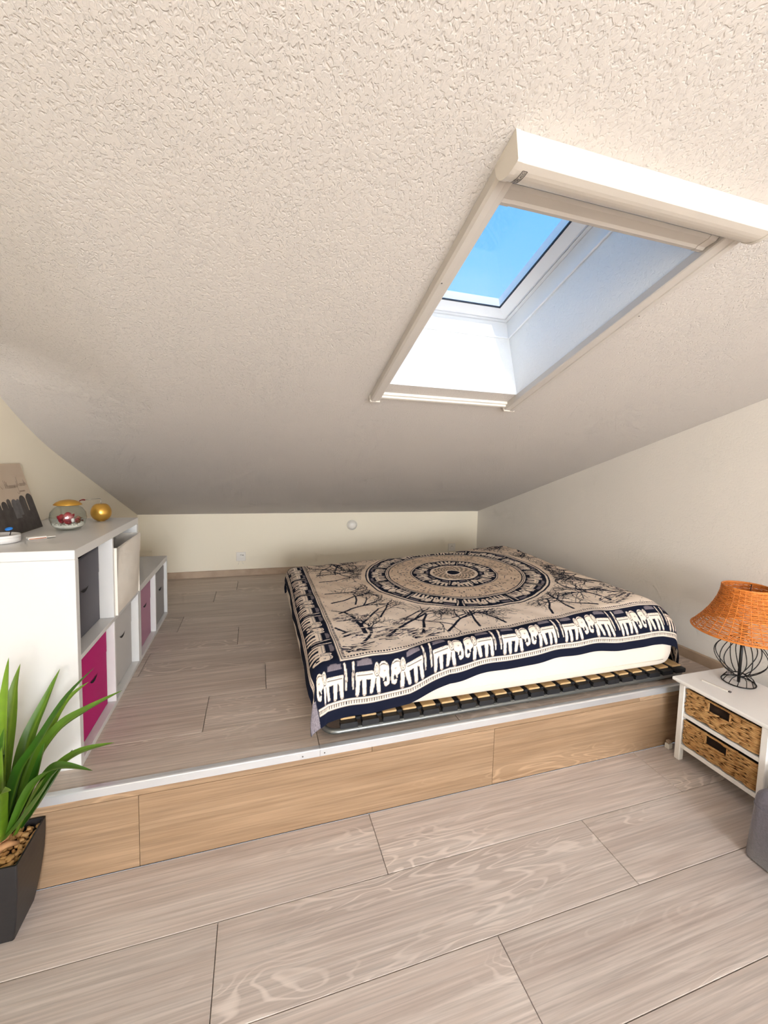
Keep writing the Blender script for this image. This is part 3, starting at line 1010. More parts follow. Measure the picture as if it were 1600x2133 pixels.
es_(.52, .56, .98, .56, .02, .02, NAVY)
es_(1.07, .92, 1.105, .50, .05, .055, CREAM); es_(1.105, .50, 1.10, .22, .055, .025, CREAM)
es_(1.085, .72, 1.105, .42, .018, .012, NAVY)
for (xx, yy) in ((.35, .03), (.585, .055), (.78, .035), (.985, .035)):
    es_(xx - .05, yy, xx + .05, yy, .018, .018, GREY)
def lookup(u, v_):                                   # u in [0,1.2), v in [0,1)
    i = np.clip((u / EP).astype(int), 0, 239)
    j = np.clip((v_ / EP).astype(int), 0, 199)
    return el[j, i]
EW, EH, E0 = 0.1735, 0.158, 0.0785
def band_of(mask, u, v_):
    k = np.floor(u / EW).astype(int)
    fu = u / EW - k
    fu = np.where(k % 2 == 0, fu, 1 - fu)
    can[mask] = lookup(fu[mask] * 1.2, (v_ / EH)[mask])
side = np.minimum(S, CS - S)
band_of((T_ > E0) & (T_ < E0 + EH) & (side > 0.10), S - 0.10, T_ - E0)
band_of((CS - T_ > E0) & (CS - T_ < E0 + EH) & (side > 0.10), S - 0.10, CS - T_ - E0)
inner = (T_ > 0.25) & (T_ < CS - 0.25)
band_of((S > E0) & (S < E0 + EH) & inner, T_ - 0.25, S - E0)
band_of((CS - S > E0) & (CS - S < E0 + EH) & inner, T_ - 0.25, CS - S - E0)
# trees
rt = random.Random(5)
def branch(x, y, ang, ln, wd, depth):
    n_ = 3
    for k in range(n_):
        a2 = ang + rt.uniform(-.3, .3)
        x1, y1 = x + math.cos(a2) * ln / n_, y + math.sin(a2) * ln / n_
        w1 = wd * (1 - .3 * (k + 1) / n_)
        if BAND + .012 < min(x1, y1, CS - x1, CS - y1) and math.hypot(x1 - CS / 2, (y1 - CS / 2 + .035) / 1.1) > .645:
            seg(x, y, x1, y1, wd * (1 - .3 * k / n_), w1, NAVY)
        else:
            return
        if depth > 0 and (k > 0 or depth < 3):
            for sgn in (-1, 1):
                if rt.random() < .66:
                    branch(x1, y1, a2 + sgn * rt.uniform(.4, .85), ln * rt.uniform(.5, .72), max(w1 * .66, .0036), depth - 1)
        x, y, ang = x1, y1, a2
def creature(cx, cy_, r):
    for k in range(44):
        a = rt.uniform(0, 6.28); q = r * math.sqrt(rt.random())
        x, y = cx + q * math.cos(a), cy_ + q * .6 * math.sin(a)
        d = rt.uniform(-.5, .5)
        c = (NAVY, GREY, CREAM, NAVY)[k % 4]
        seg(x, y, x + r * .42 * math.cos(d), y + r * .42 * math.sin(d), rt.uniform(.004, .012), .003, c)
q1 = 0.30
spots = []
for (cx, cy_, sxg, syg) in ((0, 0, 1, 1), (1, 0, -1, 1), (0, 1, 1, -1), (1, 1, -1, -1)):
    P_ = lambda x, y: ((CS - x) if cx else x, (CS - y) if cy_ else y)
    A_ = lambda a: math.atan2(syg * math.sin(a), sxg * math.cos(a))
    for (x, y, a, ln, wd) in ((.40, .46, 1.5, .30, .022), (.50, .40, .9, .30, .020), (.40, .56, .9, .24, .016), (.66, .34, 1.3, .22, .017), (.33, .74, .75, .26, .017),
                              (.78, .31, .8, .24, .015), (.32, .92, .3, .26, .015), (.94, .30, 1.35, .22, .014), (1.08, .30, 1.7, .20, .014), (.31, 1.10, .05, .22, .014),
                              (.36, .36, .78, .18, .016), (.60, .52, .35, .20, .013), (.52, .62, 1.2, .20, .013), (.86, .44, .25, .18, .011), (.44, .86, 1.3, .18, .011), (.31, .50, 1.9, .2, .013)):
        X0, Y0 = P_(x, y)
        branch(X0, Y0, A_(a), ln, wd, 3)
    for (x, y, r) in ((.40, .46, .075), (.53, .40, .07), (.66, .34, .055), (.37, .66, .06), (.33, .33, .05), (.60, .52, .04)):
        creature(*P_(x, y), r * 1.5)
for k in range(2600):
    x, y = rt.uniform(BAND + .02, CS - BAND - .02), rt.uniform(BAND + .02, CS - BAND - .02)
    if math.hypot(x - CS / 2, y - CS / 2) > .66:
        a = rt.uniform(0, 3.14); l_ = rt.uniform(.004, .018)
        seg(x, y, x + l_ * math.cos(a), y + l_ * math.sin(a), .0022, .0018, GREY if k % 3 else NAVY)
# medallion
XC, YC = (S - CS / 2) / .975, (T_ - CS / 2 + .035) / 1.10
RR = np.hypot(XC, YC)
AN = np.arctan2(YC, XC)
paint(RR < .632, TAN)
def rings_(r0, r1, c): paint((RR > r0) & (RR < r1), c)
rings_(.622, .632, NAVY); rings_(.610, .622, CREAM); rings_(.485, .610, NAVY)
nel = 22
u = np.mod(AN / (2 * math.pi) * nel, nel)
k_ = np.floor(u).astype(int)
fu = u - k_
fu = np.where(k_ % 2 == 0, fu, 1 - fu)
mk_ = (RR > .492) & (RR < .604)
can[mk_] = lookup(fu[mk_] * 1.2, (RR[mk_] - .492) / .112)
rings_(.468, .485, CREAM); rings_(.474, .479, NAVY); rings_(.460, .468, NAVY)
for k in range(430):
    a, r = rt.uniform(0, 6.283), rt.uniform(.325, .45)
    r = round(r / .022) * .022
    x, y = CS / 2 + .975 * r * math.cos(a), CS / 2 - .035 + 1.1 * r * math.sin(a)
    d = a + (0 if k % 2 else 1.57); l_ = rt.uniform(.006, .018)
    seg(x, y, x + l_ * math.cos(d), y + l_ * math.sin(d), .006, .005, NAVY if k % 3 else GREY)
rings_(.292, .308, NAVY); rings_(.297, .303, CREAM); rings_(.170, .292, NAVY)
u = np.mod(AN / (2 * math.pi) * 10 + .4, 10)
k_ = np.floor(u).astype(int)
fu = u - k_
mk_ = (RR > .176) & (RR < .288)
can[mk_] = lookup(fu[mk_] * 1.2, 1 - (RR[mk_] - .176) / .112)
rings_(.150, .168, CREAM)
rings_(.0, .150, TAN)
pk = (RR < .148) & (np.sin(AN * 16 + RR * 60) * np.sin(RR * 190) > .1)
can[pk] = NAVY * .8 + TAN * .2
rings_(.045, .058, CREAM); rings_(.0, .045, NAVY)
# corner selvedge, grey speckle on the side that hangs to the floor
lm_ = (S < 0.098) & (T_ < 0.115)
can[lm_] = LILAC
spk = lm_ & (rng.random((N, N)) < .16)
can[spk] = NAVY
paint(lm_ & ((S < .006) | (S > .090)), NAVY)
# soften one pixel
can = (can + np.roll(can, 1, 0) + np.roll(can, 1, 1) + np.roll(np.roll(can, 1, 0), 1, 1)) / 4

na = 860
b_list = np.concatenate([np.linspace(0, 0.42, 160, endpoint=False), np.linspace(0.42, 1.0, 150, endpoint=False), np.linspace(1.0, 2.02, 190)])
avec = np.linspace(0, CS, na)
SG, TG = np.meshgrid(avec, b_list)
a_x = np.interp(SG, [0, .25, 2.2, CS], [.15, .33, 2.2, 2.44])
def b0f(a):
    v = np.interp(a, [0.0, 0.26, 0.41, 0.6, 0.78, 0.95, 1.16, 1.56, 2.0, 2.5], [1.410, 1.413, 1.418, 1.430, 1.474, 1.480, 1.490, 1.498, 1.492, 1.485])
    return v + 0.003 * np.sin(a * 9.0 + .6) + 0.003 * np.sin(a * 21.0)
kk = np.interp(a_x, [.2, .33, 1.06, 1.5, 2.0, 2.4], [.95, .92, .78, .81, .88, .95])
def stretch_t(t, k):       # the band is pulled a little longer towards the right
    return np.where(t < .25, t * k, (t - .25) * .955 + .25 * k)
bcoord = b0f(a_x) + stretch_t(TG, kk)
acoord = a_x + (0.008 * np.sin(bcoord * 5.0) - 0.055 * smst((1.95 - bcoord) / .45)) * np.clip(1 - SG / .25, 0, 1)
bcoord = np.minimum(bcoord, YBK + 0.16)
X, Y, Z, D, wx, wy, sx, sy = bed_surface(acoord, bcoord, 0.007, 0.10)
# soft folds where the cloth hangs, small wrinkles on top
hang = smst(D / 0.16)
fold = 0.007 * np.sin(acoord * 12.0 + .8 * np.sin(acoord * 5)) + 0.0035 * np.sin(acoord * 31 + 1.0)
Y = Y + sy * wy ** 2 * hang * (fold + 0.011)
foldl = 0.006 * np.sin(bcoord * 11.0) + 0.003 * np.sin(bcoord * 27)
X = X + sx * wx ** 2 * hang * (foldl + 0.009)
cor = 4 * (wx * wy) ** 2 * hang
X = X + sx * cor * (0.012 + 0.010 * np.cos(6 * np.arctan2(wy, wx)))
topm = 1 - smst(D / 0.05)
wr_ = 0.0028 * np.sin(a_x * 17 + 3 * np.sin(TG * 6)) * np.sin(TG * 14 + 2 * np.sin(a_x * 5)) + 0.0012 * np.sin(a_x * 43 + TG * 30)
Z = Z + topm * (wr_ + 0.003)
Z = np.maximum(Z, HP + 0.004)
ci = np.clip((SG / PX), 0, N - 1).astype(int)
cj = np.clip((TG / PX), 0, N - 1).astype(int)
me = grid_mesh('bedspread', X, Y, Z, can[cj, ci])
m = bpy.data.materials.new('printed_cotton')
m.use_nodes = True
t = m.node_tree
pb = t.nodes['Principled BSDF']
pb.inputs['Roughness'].default_value = 0.9
pb.inputs['Specular IOR Level'].default_value = 0.15
at = nd(t, 'ShaderNodeAttribute', attribute_name='print')
t.links.new(at.outputs['Color'], pb.inputs['Base Color'])
me.materials.append(m)
o = bpy.data.objects.new('bedspread', me)
COL.objects.link(o)
tag(o, 'navy and cream bedspread printed with elephants, trees and a round medallion', 'bedspread')

# ------------------------------------------------------------------ cube shelves and bins
XS = -0.575
XW = XL + 0.002
def shelf_unit(name, label, y0, y1, z1, dividers, rows_, side=0.03, div=0.017):
    t_ = thing(name, label, 'shelf', (XS, y0, HP))
    def brd(nm, xa, xb, ya, yb2, za, zb):
        MB().box(xa - XS, xb - XS, ya - y0, yb2 - y0, za - HP, zb - HP, 0.0012).build(nm, 'white_melamine', t_)
    zt = z1
    brd('top_board', XW, XS, y0, y1, zt - 0.032, zt)
    brd('side_board', XW, XS, y0, y0 + side, HP, zt - 0.0325)
    brd('side_board', XW, XS, y1 - side, y1, HP, zt - 0.0325)
    brd('bottom_board', XW, XS, y0 + side, y1 - side, HP, HP + 0.020)
    brd('back_board', XW, XW + 0.006, y0 + side, y1 - side, HP + 0.02, zt - 0.033)
    zs = [HP + 0.02] + [r for r in rows_] + [zt - 0.033]
    for d in dividers:
        prev = HP + 0.0205
        for r in list(rows_) + [None]:
            top = (r - div / 2 - 0.0005) if r else zt - 0.033
            brd('divider', XW + 0.007, XS - 0.0005, d - div / 2, d + div / 2, prev, top)
            prev = (r + div / 2 + 0.0005) if r else 0
    for r in rows_:
        brd('shelf_board', XW + 0.007, XS - 0.0003, y0 + side + .0005, y1 - side - .0005, r - div / 2, r + div / 2)
    return t_
shelf_unit('cube_shelf', 'tall white cube shelf with two rows of compartments', 1.683, 2.506, 1.079, [2.092], [0.694])
shelf_unit('cube_shelf', 'low white cube shelf continuing beyond the tall one', 2.508, 3.25, 0.716, [2.888], [], side=0.022)

def storage_bin(label, mat, xf, y0, y1, z0, z1, seam=0.32, slit=0.40, lean=0.0, bulge=0.006, open_gap=0.0, depth=0.30):
    """soft fabric box open at the top; front faces +x"""
    t_ = thing('storage_bin', label, 'storage bin', (xf, (y0 + y1) / 2, z0), group='fabric bins in the cube shelves')
    W_, H_ = y1 - y0, z1 - z0
    def fx(u, v_):
        return bulge * math.sin(math.pi * u) * math.sin(math.pi * v_) + lean * v_
    b = SM()
    nu, nv = 14, 14
    th_ = 0.005
    # outer front, inner front
    def P1(u, v_): return (fx(u, v_), -W_ / 2 + u * W_, v_ * (H_ - open_gap * (1 - u)))
    def P2(u, v_): return (fx(u, v_) - th_, -W_ / 2 + u * W_, v_ * (H_ - open_gap * (1 - u)))
    b.grid(P1, nu, nv)
    b.grid(P2, nu, nv)
    b.grid(lambda u, v_: tuple(P1(u, 1)[k] + (P2(u, 1)[k] - P1(u, 1)[k]) * v_ for k in range(3)), nu, 1)
    b.smooth = False
    hh = H_ - open_gap
    b.box(-depth, fx(0, .5) - th_ * .2, -W_ / 2, -W_ / 2 + th_, 0, hh - .002)
    b.box(-depth, fx(0, .5) - th_ * .2, W_ / 2 - th_, W_ / 2, 0, H_ - .002)
    b.box(-depth, -depth + th_, -W_ / 2, W_ / 2, 0, H_)
    b.box(-depth, -th_, -W_ / 2, W_ / 2, 0, th_)
    b.build('body', mat, t_)
    # stitched upper flap; its handle slit is a dark patch painting the opening's shade
    b = SM()
    zs = H_ * (1 - seam)
    b.grid(lambda u, v_: (fx(u, zs / H_ + v_ * seam) + 0.0022, -W_ / 2 + .003 + u * (W_ - .006), (zs / H_ + v_ * (seam - .012)) * (H_ - open_gap * (1 - u)) ), 14, 6)
    fl_ = b.build('flap', mat, t_, fix=False)
    if slit is None:
        return t_
    b = SM()
    zc = H_ * (1 - slit)
    def hole(u, v_):
        a = 2 * u - 1
        hw = 0.042
        return (fx(.5 + a * hw / W_, 1 - slit) + 0.0034, a * hw, zc - 0.004 * (a * a) * -1 - 0.012 * v_ * (1 - a * a))
    b.grid(hole, 12, 3)
    b.build('slit_shade', 'hole_shade', t_, fix=False)
    return t_
storage_bin('charcoal fabric bin in the upper near compartment of the tall shelf', 'fabric_charcoal', XS - 0.052, 1.72, 2.078, 0.705, 1.022, .36, .43, 0.0, 0.004, 0.03)
storage_bin('cream fabric bin bulging out of the upper far compartment of the tall shelf', 'fabric_cream', XS + 0.004, 2.104, 2.474, 0.704, 1.008, .30, None, 0.012, 0.014, 0.006)
storage_bin('bright magenta fabric bin in the lower near compartment behind the plant', 'fabric_magenta', XS - 0.030, 1.716, 2.072, 0.331, 0.662, .30, .40)
storage_bin('light grey fabric bin in the lower far compartment of the tall shelf', 'fabric_grey', XS - 0.032, 2.104, 2.466, 0.331, 0.662, .34, .34)
storage_bin('mauve pink fabric bin in the low shelf', 'fabric_mauve', XS - 0.028, 2.536, 2.872, 0.331, 0.668, .36, .34)
storage_bin('slate grey fabric bin at the far end of the low shelf', 'fabric_slate', XS - 0.018, 2.902, 3.218, 0.331, 0.662, .30, .36)

# ------------------------------------------------------------------ things on the tall shelf
ZS = 1.0795
# magazine leaning on the wall
mg = thing('magazine', 'photo magazine with dark figures on its cover leaning on the wall', 'magazine', (-0.878, 2.237, ZS))
tilt = math.atan2(0.074, 0.272)
MW, MHt = 0.36, 0.282
mg.rotation_euler = (0, -tilt, 0)
MB().box(-0.004, 0.0, -MW, 0, 0, MHt, 0.0006).build('pages', 'paper_white', mg)
cov = MB().box(0.0001, 0.0008, -MW, 0, 0, MHt).build('cover', 'paper_cover', mg)
b = MB()
# row of dark rounded figures across the lower half
def blob(y0, y1, z1, z0=0.001, n=10):
    c_ = (y0 + y1) / 2; r_ = (y1 - y0) / 2
    pts = [(y0, z0), (y1, z0)] + [(c_ + r_ * math.cos(a), z1 - r_ * .9 + r_ * .9 * math.sin(a)) for a in [math.pi * k / n for k in range(n + 1)]]
    o_ = len(b.v)
    b.add([(0.0011, p[0], p[1]) for p in pts], [tuple(range(len(pts)))])
blob(-.056, -.002, .152); blob(-.110, -.062, .148); blob(-.245, -.206, .135); blob(-.204, -.176, .142); blob(-.300, -.250, .14); blob(-.355, -.305, .13)
b.add([(0.00105, -.358, .001), (0.00105, -.001, .001), (0.00105, -.001, .095), (0.00105, -.055, .08), (0.00105, -.120, .11), (0.00105, -.358, .10)], [tuple(range(6))])
b.build('printed_figures', 'print_dark', cov, fix=False)
b = MB()
blob(-.174, -.130, .138, .06); blob(-.136, -.108, .136, .07)
b.build('printed_figures', 'print_grey', cov, fix=False)
b = MB()
def stroke(y0, z0, y1, z1, wd=0.0015):
    d = Vector((y1 - y0, z1 - z0))
    nn = Vector((-d.y, d.x)).normalized() * wd / 2
    b.add([(0.0012, y0 + nn.x, z0 + nn.y), (0.0012, y1 + nn.x, z1 + nn.y), (0.0012, y1 - nn.x, z1 - nn.y), (0.0012, y0 - nn.x, z0 - nn.y)], [(0, 1, 2, 3)])
def script_word(y, z, pts, sc_):
    for k in range(len(pts) - 1):
        stroke(y + pts[k][0] * sc_, z + pts[k][1] * sc_, y + pts[k + 1][0] * sc_, z + pts[k + 1][1] * sc_)
# handwriting like title, two words and a small line below
H1 = [(0, 2.2), (.25, 0), (.7, 2.0), (.9, 0), (1.2, 1.7), (1.35, 0)]
def humps(n, x=0, h=.75, w_=.5):
    out = []
    for k in range(n):
        out += [(x + k * w_, 0), (x + k * w_ + .2 * w_, h), (x + k * w_ + .6 * w_, h * .9), (x + k * w_ + .85 * w_, 0)]
    return out
script_word(-.206, .182, [(0, .8), (.4, .1), (.7, 0)], .016)
script_word(-.176, .182, H1, .0155)
script_word(-.152, .182, humps(7, 0, .8, .55), .0140)
script_word(-.094, .182, [(0, .8), (.2, 0), (.7, .8), (.6, -1.6), (.1, -1.9), (-.5, -1.4)], .0140)
script_word(-.084, .186, [(0, 1.4), (.05, 0)], .016)
script_word(-.077, .186, [(0, 2.4), (.12, .4), (.5, .2)], .0165)
script_word(-.064, .186, humps(4, 0, .8, .6) + [(2.5, 0), (2.7, 1.9), (2.9, 0), (3.3, 1.0), (3.7, .2)], .0140)
script_word(-.080, .162, humps(8, 0, .6, .62), .0085)
stroke(-.082, .156, -.078, .166, .001)
b.build('title_lettering', 'print_ink', cov, fix=False)

# glass bowl with contents
BX, BY = -0.748, 2.135
bowl = thing('glass_bowl', 'round clear glass bowl of gravel and red dried flowers', 'bowl', (BX, BY, ZS))
prof = [(0.030, 0.0), (0.042, 0.004), (0.058, 0.024), (0.0655, 0.050), (0.062, 0.074), (0.050, 0.092), (0.038, 0.100), (0.037, 0.1035)]
pin = [(r - 0.0018, z if i > 1 else z + 0.004) for i, (r, z) in enumerate(prof)]
SM().lathe(prof + pin[::-1], 40, capb=True, capt=True).build('glass', 'bowl_glass', bowl)
SM().lathe([(0.0375, 0.1025), (0.0385, 0.1035), (0.0385, 0.1045), (0.0365, 0.1045), (0.0365, 0.1025), (0.0375, 0.1025)], 40, capb=False, capt=False).build('rim', 'steel', bowl)
b = MB()
rp = random.Random(3)
for k in range(330):
    a, rr = rp.uniform(0, 6.28), 0.056 * math.sqrt(rp.random())
    zz = 0.012 + rp.random() * 0.012 + rr * rr * 2.0
    zz = max(zz, 0.006 + (rr / 0.06) ** 2 * 0.02)
    rr = min(rr, 0.050 + (zz - 0.018) * 0.2)
    q = rp.uniform(0.0022, 0.0038)
    bm = bmesh.new()
    bmesh.ops.create_icosphere(bm, subdivisions=1, radius=q)
    for v in bm.verts:
        v.co *= rp.uniform(.8, 1.2)
        v.co += Vector((rr * math.cos(a), rr * math.sin(a), zz))
    b.frombm(bm)
gv = b.build('white_gravel', 'white_gravel', None, fix=False)
gv.location = (BX, BY, ZS)
tag(gv, 'white gravel filling the bottom of the glass bowl', 'gravel', kind='stuff')
gv2 = SM().lathe([(0.028, 0.0055), (0.050, 0.016), (0.053, 0.022), (0.02, 0.024), (0.001, 0.024)], 24, (0, 0, 0)).build('gravel_bed', 'white_gravel', gv)
def petal_ball(name, label, loc, r, mat, cat, n=14, seed=1):
    rr = random.Random(seed)
    t_ = thing(name, label, cat, loc)
    SM().lathe([(r * .5 * math.sin(a) + 1e-4, r * .75 - r * .75 * math.cos(a)) for a in [0.05 + k * .34 for k in range(10)]], 14).build('core', mat, t_)
    for k in range(n):
        a, el_ = k * 2.399, rr.uniform(.1, 1.3)
        b = SM()
        L_, Wd = r * rr.uniform(.7, 1.0), r * .42
        def pf_(u, v_):
            q = L_ * v_
            wv = Wd * math.sin(math.pi * min(1, .15 + v_ * .85)) * (u - .5) * 2
            rad = q * math.cos(el_) + r * .15
            z = r * .6 + q * math.sin(el_) - r * .5 * (1 - abs(u - .5)) * v_ * (1 - math.sin(el_))
            return (rad * math.cos(a) - wv * math.sin(a), rad * math.sin(a) + wv * math.cos(a), max(z, 0.001))
        b.grid(pf_, 4, 5)
        b.build('petal', mat, t_, fix=False)
    return t_
petal_ball('dried_flower', 'large red dried flower on the gravel in the glass bowl', (BX + 0.004, BY - 0.014, ZS + 0.024), 0.035, 'red_petal', 'dried flower', 16, 1)
petal_ball('dried_flower', 'dark red dried flower at the back left of the glass bowl', (BX - 0.026, BY + 0.008, ZS + 0.026), 0.026, 'red_petal', 'dried flower', 12, 2)
petal_ball('dried_seed_pod', 'brown dried seed pod at the right side of the glass bowl', (BX + 0.032, BY + 0.006, ZS + 0.026), 0.021, 'dried_brown', 'seed pod', 12, 3)
petal_ball('silver_flower', 'small silvery flower in front of the red flower in the glass bowl', (BX + 0.026, BY - 0.030, ZS + 0.034), 0.012, 'silver_leaf', 'dried flower', 7, 4)

def apple(label, loc, r, h, mat, stem=True):
    t_ = thing('apple_ornament', label, 'ornament', loc)
    pr = []
    for k in range(19):
        a = math.pi * k / 18
        rad = r * math.sin(a) ** .85 * (1 + .06 * math.cos(a))
        z = h / 2 - h / 2 * math.cos(a)
        if k > 14: z -= (k - 14) ** 2 * h * .006
        pr.append((max(rad, 1e-4) if k else r * .42, z))
    SM().lathe(pr, 36).build('body', mat, t_)
    if stem:
        zt = pr[-1][1]
        b = SM().tube([(0, 0, zt), (0.001, 0, zt + .012), (0.0005, 0, zt + .026), (-.004, -.004, zt + .0285), (-.03, -.02, zt + .0265), (-.052, -.036, zt + .024)], .0013, 8)
        b.build('wire_stem', 'steel', t_)
        b = SM()
        b.grid(lambda u, v_: (-.052 - .020 * v_, -.036 - .014 * v_ + (u - .5) * .012 * math.sin(math.pi * (.1 + .85 * v_)), zt + .024 + .004 * math.sin(3 * v_) - .004 * v_ + (u - .5) * .006), 4, 6)
        b.build('leaf', 'red_leather', t_, fix=False)
    return t_
apple('small golden apple ornament with a long wire stem', (-0.705, 2.395, ZS), 0.043, 0.088, 'gold')
lid = thing('domed_lid', 'shallow golden domed lid resting on the glass bowl', 'lid', (BX, BY, ZS + 0.1047))
SM().lathe([(0.0475, 0.0), (0.0490, 0.0015), (0.0475, 0.005), (0.040, 0.012), (0.027, 0.0185), (0.012, 0.0215), (0.0005, 0.022)], 40).build('dome', 'gold_matt', lid)
SM().lathe([(0.0475, 0.0), (0.0500, 0.0010), (0.0500, 0.0022), (0.0478, 0.0030)], 40, capb=False, capt=False).build('lip', 'gold_matt', lid)

# white dish with bits, packet
ds = thing('round_dish', 'round white porcelain dish near the front of the tall shelf', 'dish', (-0.862, 1.868, ZS))
SM().lathe([(0.052, 0.0), (0.058, 0.003), (0.058, 0.018), (0.0555, 0.019)], 40, capt=False).build('wall', 'porcelain', ds)
SM().lathe([(0.057, 0.0185), (0.0585, 0.019), (0.0585, 0.0275), (0.056, 0.028), (0.054, 0.0275), (0.050, 0.0235), (0.001, 0.0235)], 40, capb=False).build('rim', 'porcelain', ds)
bl2 = thing('blue_trinket', 'small glossy blue trinket on a dark stem standing in the white dish', 'trinket', (-0.834, 1.873, ZS + 0.0236))
SM().tube([(0, 0, 0), (0.002, 0.002, 0.010), (0.001, 0.004, 0.020)], .0016, 8).build('stem', 'dark_stem', bl2)
b = SM().lathe([(0.0001, -.006)] + [(0.0115 * math.sin(a), -.006 * math.cos(a)) for a in [.3 + k * .3 for k in range(9)]] + [(0.0001, .006)], 20)
o = b.build('blue_cap', 'blue_glass', bl2)
o.location = (-0.002, 0.0, 0.0235)
o.rotation_euler = (0.15, -.2, 0.4)
st = SM().tube([(-.862, 1.835, ZS + .0275), (-.872, 1.86, ZS + .0275), (-.884, 1.89, ZS + .0275)], .0042, 10).build('copper_stick', 'copper_band')
tag(st, 'short copper coloured stick lying in the white dish', 'stick')
pk = thing('paper_packet', 'small opened white packet lying beside the dish', 'packet', (-0.768, 1.925, ZS))
pk.rotation_euler = (0, 0, 0.65)
MB().box(-.036, .020, -.014, .014, 0, .010, .0015).build('sleeve', 'paper_white', pk)
MB().box(-.030, .048, -.010, .010, .0035, .0065, .001).build('tray', 'paper_white', pk)
MB().box(-.034, .018, -.0146, -.0141, .002, .0055).build('printed_band', 'copper_band', pk)

# ------------------------------------------------------------------ back wall fittings
def socket(label, x, z, plugged):
    t_ = thing('wall_socket', label, 'socket', (x, YB, z), group='sockets on the knee wall')
    MB().box(-.041, .041, -.010, 0, -.041, .041, .003).build('plate', 'white_plastic', t_)
    b = SM().lathe([(0.0225, 0), (0.0225, 0.004), (0.0195, 0.004), (0.019, -.006), (0.0001, -.006)], 28, capb=False)
    o_ = b.build('well', 'white_plastic', t_)
    o_.location = (0, -.010, 0)
    o_.rotation_euler = (math.pi / 2, 0, 0)
    for dx in (-.0095, .0095):
        h_ = SM().lathe([(.0028, 0), (.0026, .0012)], 10).build('pin_hole', 'hole_shade', t_)
        h_.location = (dx, -.0045, 0)
        h_.rotation_euler = (math.pi / 2, 0, 0)
    g_ = SM().tube([(-.006, 0, .014), (0, 0, .018), (.006, 0, .014)], .0016, 6).build('earth_clip', 'dark_stem', t_)
    g_.location = (0, -.0115, 0)
    if plugged:
        SM().tube([(-.016, -.004, -.041), (-.018, -.008, -.058), (-.026, -.006, -.072)], .0016, 6).build('loose_wire', 'white_plastic', t_)
        SM().tube([(.010, -.004, -.041), (.012, -.008, -.056), (.019, -.006, -.070)], .0016, 6).build('loose_wire', 'white_plastic', t_)
        SM().tube([(.012, -.013, .012), (.018, -.016, .018), (.022, -.013, .010)], .0022, 6).build('cover_tab', 'dark_stem', t_)
socket('white wall socket with loose wires, on the knee wall left of the bed', -0.126, 0.487, True)
socket('white wall socket just above the bed near the far right corner', 2.005, 0.496, False)
wl = thing('push_light', 'round white push light on the knee wall above the bed', 'light', (0.911, YB, 0.760))
wl.rotation_euler = (math.pi / 2, 0, 0)
SM().lathe([(0.051, 0.0), (0.051, 0.010), (0.047, 0.016), (0.044, 0.016)], 36, capt=False).build('base', 'white_plastic', wl)
SM().lathe([(0.0435, 0.012)] + [(0.0435 * math.cos(a), 0.014 + 0.022 * math.sin(a)) for a in [k * math.pi / 16 for k in range(8)]] + [(0.0005, 0.036)], 36, capb=False).build('dome', 'white_plastic', wl)

# ------------------------------------------------------------------ bedside cabinet
NX0, NX1, NY0, NY1, NZ = 1.948, 2.262, 1.095, 1.480, 0.403
ns = thing('bedside_cabinet', 'small white bedside cabinet with two woven basket drawers', 'cabinet', (NX0, NY0, 0))
def nb_(nm, xa, xb, ya, yb2, za, zb, bev=.0015, mat='painted_white', par=None):
    return MB().box(xa - NX0, xb - NX0, ya - NY0, yb2 - NY0, za, zb, bev).build(nm, mat, par or ns)
b = MB()
b.box(-.022, NX1 - NX0 + .012, -.022, NY1 - NY0 + .024, NZ - .016, NZ, .005)
b.box(-.012, NX1 - NX0 + .006, -.012, NY1 - NY0 + .012, NZ - .022, NZ - .0155, .002)
b.build('top', 'painted_white', ns)
LG = .028
for (x, y) in ((NX0, NY0), (NX0, NY1 - LG), (NX1 - LG, NY0), (NX1 - LG, NY1 - LG)):
    nb_('leg', x, x + LG, y, y + LG, 0.0, NZ - .0225, .003)
for z0_, z1_ in ((.066, .086), (.222, .240)):
    nb_('front_rail', NX0 + .004, NX0 + .024, NY0 + LG, NY1 - LG, z0_, z1_)
    nb_('back_rail', NX1 - .024, NX1 - .004, NY0 + LG, NY1 - LG, z0_, z1_)
    for y in (NY0 + .004, NY1 - .024):
        nb_('side_rail', NX0 + LG, NX1 - LG, y, y + .02, z0_, z1_)
nb_('shelf', NX0 + .024, NX1 - .024, NY0 + .024, NY1 - .024, .072, .080, 0)
nb_('shelf', NX0 + .024, NX1 - .024, NY0 + .024, NY1 - .024, .226, .234, 0)
rw = random.Random(9)
